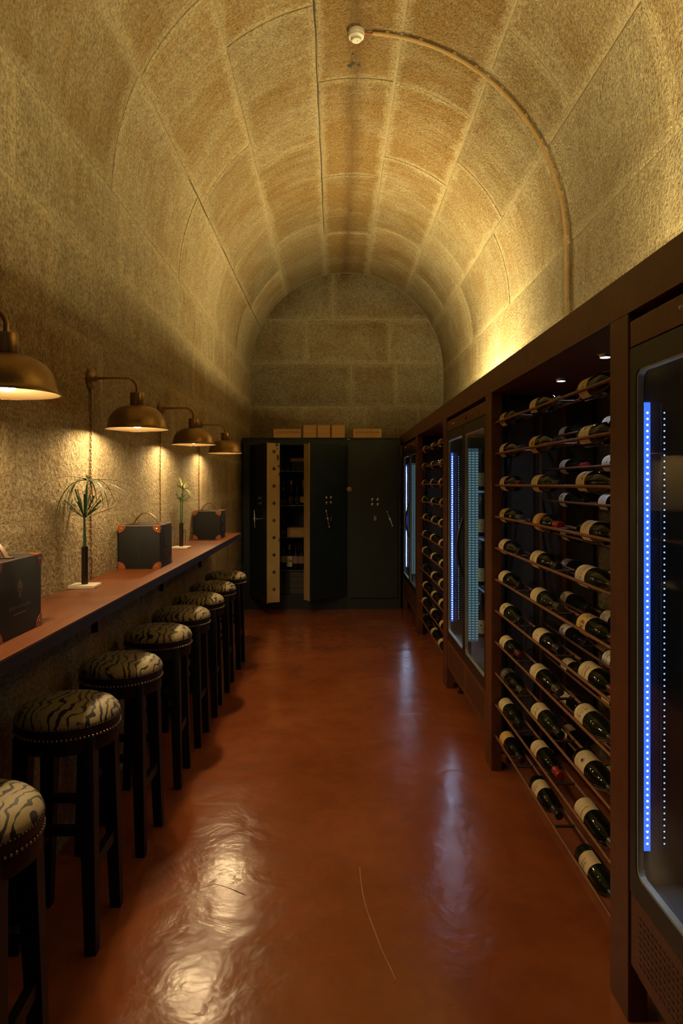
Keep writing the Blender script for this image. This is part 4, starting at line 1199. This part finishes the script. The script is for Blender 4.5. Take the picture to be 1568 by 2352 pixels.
    for z in (1.45, 1.14, 0.81, 0.46):
        mb = MB()
        mb.box(0.955, 0.962, a+0.036, b-0.036, z-0.012, z)
        for i in range(20):
            x = 0.975 + i*0.0195
            mb.box(x, x+0.003, a+0.036, b-0.036, z-0.004, z)
        obj('shelf', mb, M['shelf'], t, world=True)
    return t
F0, F1, F2 = (0.60, 1.90), (3.70, 4.99), (6.90, 8.16)
fridge(*F0, 'tall glass door wine fridge nearest the camera, blue lit, at the right edge')
fridge(*F1, 'tall blue lit glass door wine fridge between the two bottle racks')
fridge(*F2, 'farthest blue lit glass door wine fridge, beside the closed grey safe')
rf = random.Random(8)
zn = {1.45: 'top', 1.14: 'second', 0.81: 'third', 0.46: 'bottom'}
for z, nm in zn.items():
    for k, (x, y) in enumerate(((0.995, 4.62), (1.085, 4.80))):
        sty = rf.choice(('plain', 'swash', 'blueband', 'stamp'))
        bottle(f'upright bottle on the {nm} shelf of the middle fridge, {("front", "behind the front one")[k]}', 'bottles standing in the middle fridge', standing(x, y, z, -0.4), rf.choice(('bordeaux', 'burgundy')), sty, 'cap_black', 0.03, 0.12, labmat='lab_white')
def wine_glass(x, y, z, lb, grp, h=0.17, r=0.034):
    t = thing('wine_glass', lb, 'glass', (x, y, z), 0, grp)
    obj('bowl', MB().lathe([(0.004, h*0.45), (r*0.8, h*0.55), (r, h*0.72), (r*0.82, h), (r*0.80, h), (r*0.97, h*0.72), (r*0.77, h*0.56), (0.003, h*0.46)], 20, cap=False), M['glassware'], t, 60)
    obj('stem', MB().lathe([(0.030, 0.0), (0.028, 0.003), (0.004, 0.008), (0.0035, h*0.45)], 16), M['glassware'], t, 60)
for z, nm in ((1.45, 'top'), (1.14, 'second'), (0.81, 'third')):
    wine_glass(0.985, 1.66, z, f'clear wine glass on the {nm} shelf of the nearest fridge', 'glasses in the nearest fridge', 0.21, 0.042)

# ------------------------------------------------------------------ contents of the open safe
gS = 'bottles in the open safe'
yS = SY+0.17
def sX(px, Y=yS): return (px-769)*Y/1568
for i, px in enumerate((648, 661, 673.5, 686)):
    t = thing('tumbler', f'small clear tumbler in the open safe, {("leftmost", "second from left", "third from left", "rightmost")[i]} of four', 'glass', (sX(px), yS, 1.647), 0, 'tumblers in the open safe')
    obj('glass_wall', MB().lathe([(0.020, 0.0), (0.026, 0.05), (0.024, 0.05), (0.0185, 0.006), (0.0, 0.006)], 18), M['glassware'], t, 50)
    obj('glass_base', MB().lathe([(0.0185, 0.0005), (0.0185, 0.0055)], 16), M['chrome'], t, 50)
t = thing('glass_tray', 'dim amber glass tray at the back of the top shelf of the safe', 'tray', (sX(684, 8.6), 8.55, 1.647))
obj('tray', MB().box(-0.09, 0.09, -0.05, 0.05, 0.12, 0.165, 0.006), M['crate'], t)
obj('tray_stand', MB().box(-0.07, 0.07, -0.04, 0.04, 0.0, 0.12, 0.004), M['safe'], t)
bt = [(650, 1.238, 'port', 'plain', 'cap_black', 'bottle', 'dark square-shouldered bottle, leftmost on the safe shelf below the tumblers', 'lab_dark', 0.02, 0.06, 0.05),
      (668.5, 1.238, 'burgundy', 'ovalonly', 'cap_gold', 'bottle', 'bottle with pink oval label and gold foil neck in the open safe', 'lab_pink', 0.015, 0.105, 0.024),
      (682, 1.238, 'burgundy', 'ovalonly', 'cap_black', 'bottle_g', 'bottle with pale green oval label in the open safe', 'lab_lime', 0.015, 0.105, 0.024),
      (696, 1.238, 'bordeaux', 'plain', 'cap_gold', 'bottle', 'bottle with ochre label, half behind the cream right door edge', 'lab_ochre', 0.03, 0.10, 0.05),
      (651, 0.855, 'port', 'plain', 'cap_black', 'bottle', 'tall dark bottle beside the wooden crate inside the safe', 'lab_dark', 0.03, 0.075, 0.05),
      (651, 0.455, 'bordeaux', 'plain', 'cap_black', 'bottle', 'bottle with grey label, leftmost on the lower bottle shelf of the safe', 'lab_lime', 0.09, 0.165, 0.05),
      (664.5, 0.455, 'bordeaux', 'picture', 'cap_gold', 'bottle', 'bottle with tall patterned label, second on the lower safe shelf', 'lab_white', 0.035, 0.165, 0.05),
      (679, 0.455, 'burgundy', 'swash', 'cap_black', 'bottle_g', 'bottle with pinkish label, third on the lower safe shelf', 'lab_pink', 0.075, 0.165, 0.055),
      (692, 0.455, 'burgundy', 'swash', 'cap_black', 'bottle_g', 'bottle with pinkish label, rightmost on the lower safe shelf', 'lab_pink', 0.075, 0.165, 0.055)]
for px, z, kind, sty, cap, gl, lb, lm, v0, v1, hw in bt:
    bottle(lb, gS, standing(sX(px), yS, z, rf.uniform(-0.1, 0.1)), kind, sty, cap, v0, v1, gl, hw, labmat=lm)
crate(sX(660), sX(704), 0.855, 0.105, SY+0.10, 0.3, 'pale wooden crate lying on the middle shelf inside the open safe', None, 'crates inside the safe')
t = thing('drawer_stack', 'dim dark stack of drawers in the bottom of the open safe', 'drawers', (-0.45, 8.5, 0.16))
obj('carcass', MB().box(-0.215, 0.10, -0.25, 0.25, 0.0, 0.275), M['safe'], t)
for i in range(4):
    d = obj('drawer', MB().box(-0.09, 0.095, -0.258, -0.25, 0.006+i*0.068, 0.068+i*0.068, 0.002), M['shelf'], t)
    obj('pull', MB().sphere((0, -0.262, 0.037+i*0.068), 0.006, 8, 5), M['post'], d)
    obj('drawer', MB().box(-0.212, -0.10, -0.258, -0.25, 0.006+i*0.068, 0.068+i*0.068, 0.002), M['safe2'], t)

# ------------------------------------------------------------------ smoke detector and conduit on the vault
YD = 4.2
th = math.asin((0.131-XC)/AX); p = vault_pt(th, YD, -0.004)
t = thing('smoke_detector', 'round white smoke detector on the crown of the vault', 'detector', (p.x, p.y, p.z))
obj('base', MB().lathe([(0.050, 0.0), (0.050, -0.022), (0.046, -0.026)], 32), M['white'], t, 40)
obj('head', MB().lathe([(0.048, -0.024), (0.047, -0.040), (0.034, -0.046), (0.030, -0.058), (0.026, -0.062), (0.0005, -0.063)], 32), M['white'], t, 40)
m = MB()
for k in range(6):
    for s in range(4):
        a0 = D2R(k*60+4+13*s); a1 = D2R(k*60+4+13*(s+1))
        m.add([(0.033*math.cos(a0), 0.033*math.sin(a0), -0.0475), (0.033*math.cos(a1), 0.033*math.sin(a1), -0.0475), (0.031*math.cos(a1), 0.031*math.sin(a1), -0.056), (0.031*math.cos(a0), 0.031*math.sin(a0), -0.056)], [(0, 1, 2, 3)])
obj('vent', m, M['ink'], t)
obj('indicator', MB().lathe([(0.004, -0.063), (0.003, -0.0645)], 10, (0.008, -0.004, 0)), M['piping'], t)
t = thing('conduit', 'tan cable conduit curving from the smoke detector down the right of the vault', 'pipe', tuple(vault_pt(0.1, YD, -0.016)))
path = [vault_pt(D2R(3.4 + (90-3.4)*i/48), YD, -0.015) for i in range(49)] + [Vector((XR-0.015, YD, ZS - 0.05 - 0.1*i)) for i in range(9)]
path.append(Vector((XR-0.015, YD, 2.0)))
obj('pipe', MB().tube(path, 0.0105, 12), M['conduit'], t, 60, world=True)
obj('wire', MB().tube([vault_pt(D2R(1.2), YD, -0.012), vault_pt(D2R(3.6), YD, -0.015)], 0.004, 8), M['lab_red'], t, 60, world=True)
for a in (7.5, 17, 27, 34, 43, 53, 61, 76, 88):
    q0, q1 = vault_pt(D2R(a-0.55), YD, -0.015), vault_pt(D2R(a+0.55), YD, -0.015)
    mb = MB().tube([q0, q1], 0.0135, 12)
    n = (vault_pt(D2R(a), YD, 0.0) - vault_pt(D2R(a), YD, -0.03)).normalized(); c = vault_pt(D2R(a), YD, -0.010)
    mb.bar(c, c+n*0.010, 0.022, 0.034, (0, 1, 0))
    obj('clip', mb, M['conduit'], t, 40, world=True)

# ------------------------------------------------------------------ uplights lying on the cabinet top (hidden behind the fascia)
for y0, y1, zt, w in ((1.75, 2.4, 2.079, 'nearest the camera'), (5.45, 6.4, 2.062, 'far part')):
    t = thing('uplight_bar', f'warm linear uplight on top of the cabinet, {w}', 'light', (1.0, (y0+y1)/2, 1.995), 0, 'uplights on the cabinet')
    obj('housing', MB().box(-0.03, 0.03, (y0-y1)/2, (y1-y0)/2, 0.0, zt-1.995-0.004), M['white'], t)
    obj('diffuser', MB().box(-0.026, 0.026, (y0-y1)/2+0.01, (y1-y0)/2-0.01, zt-1.995-0.003, zt-1.995), M['uplight'], t)
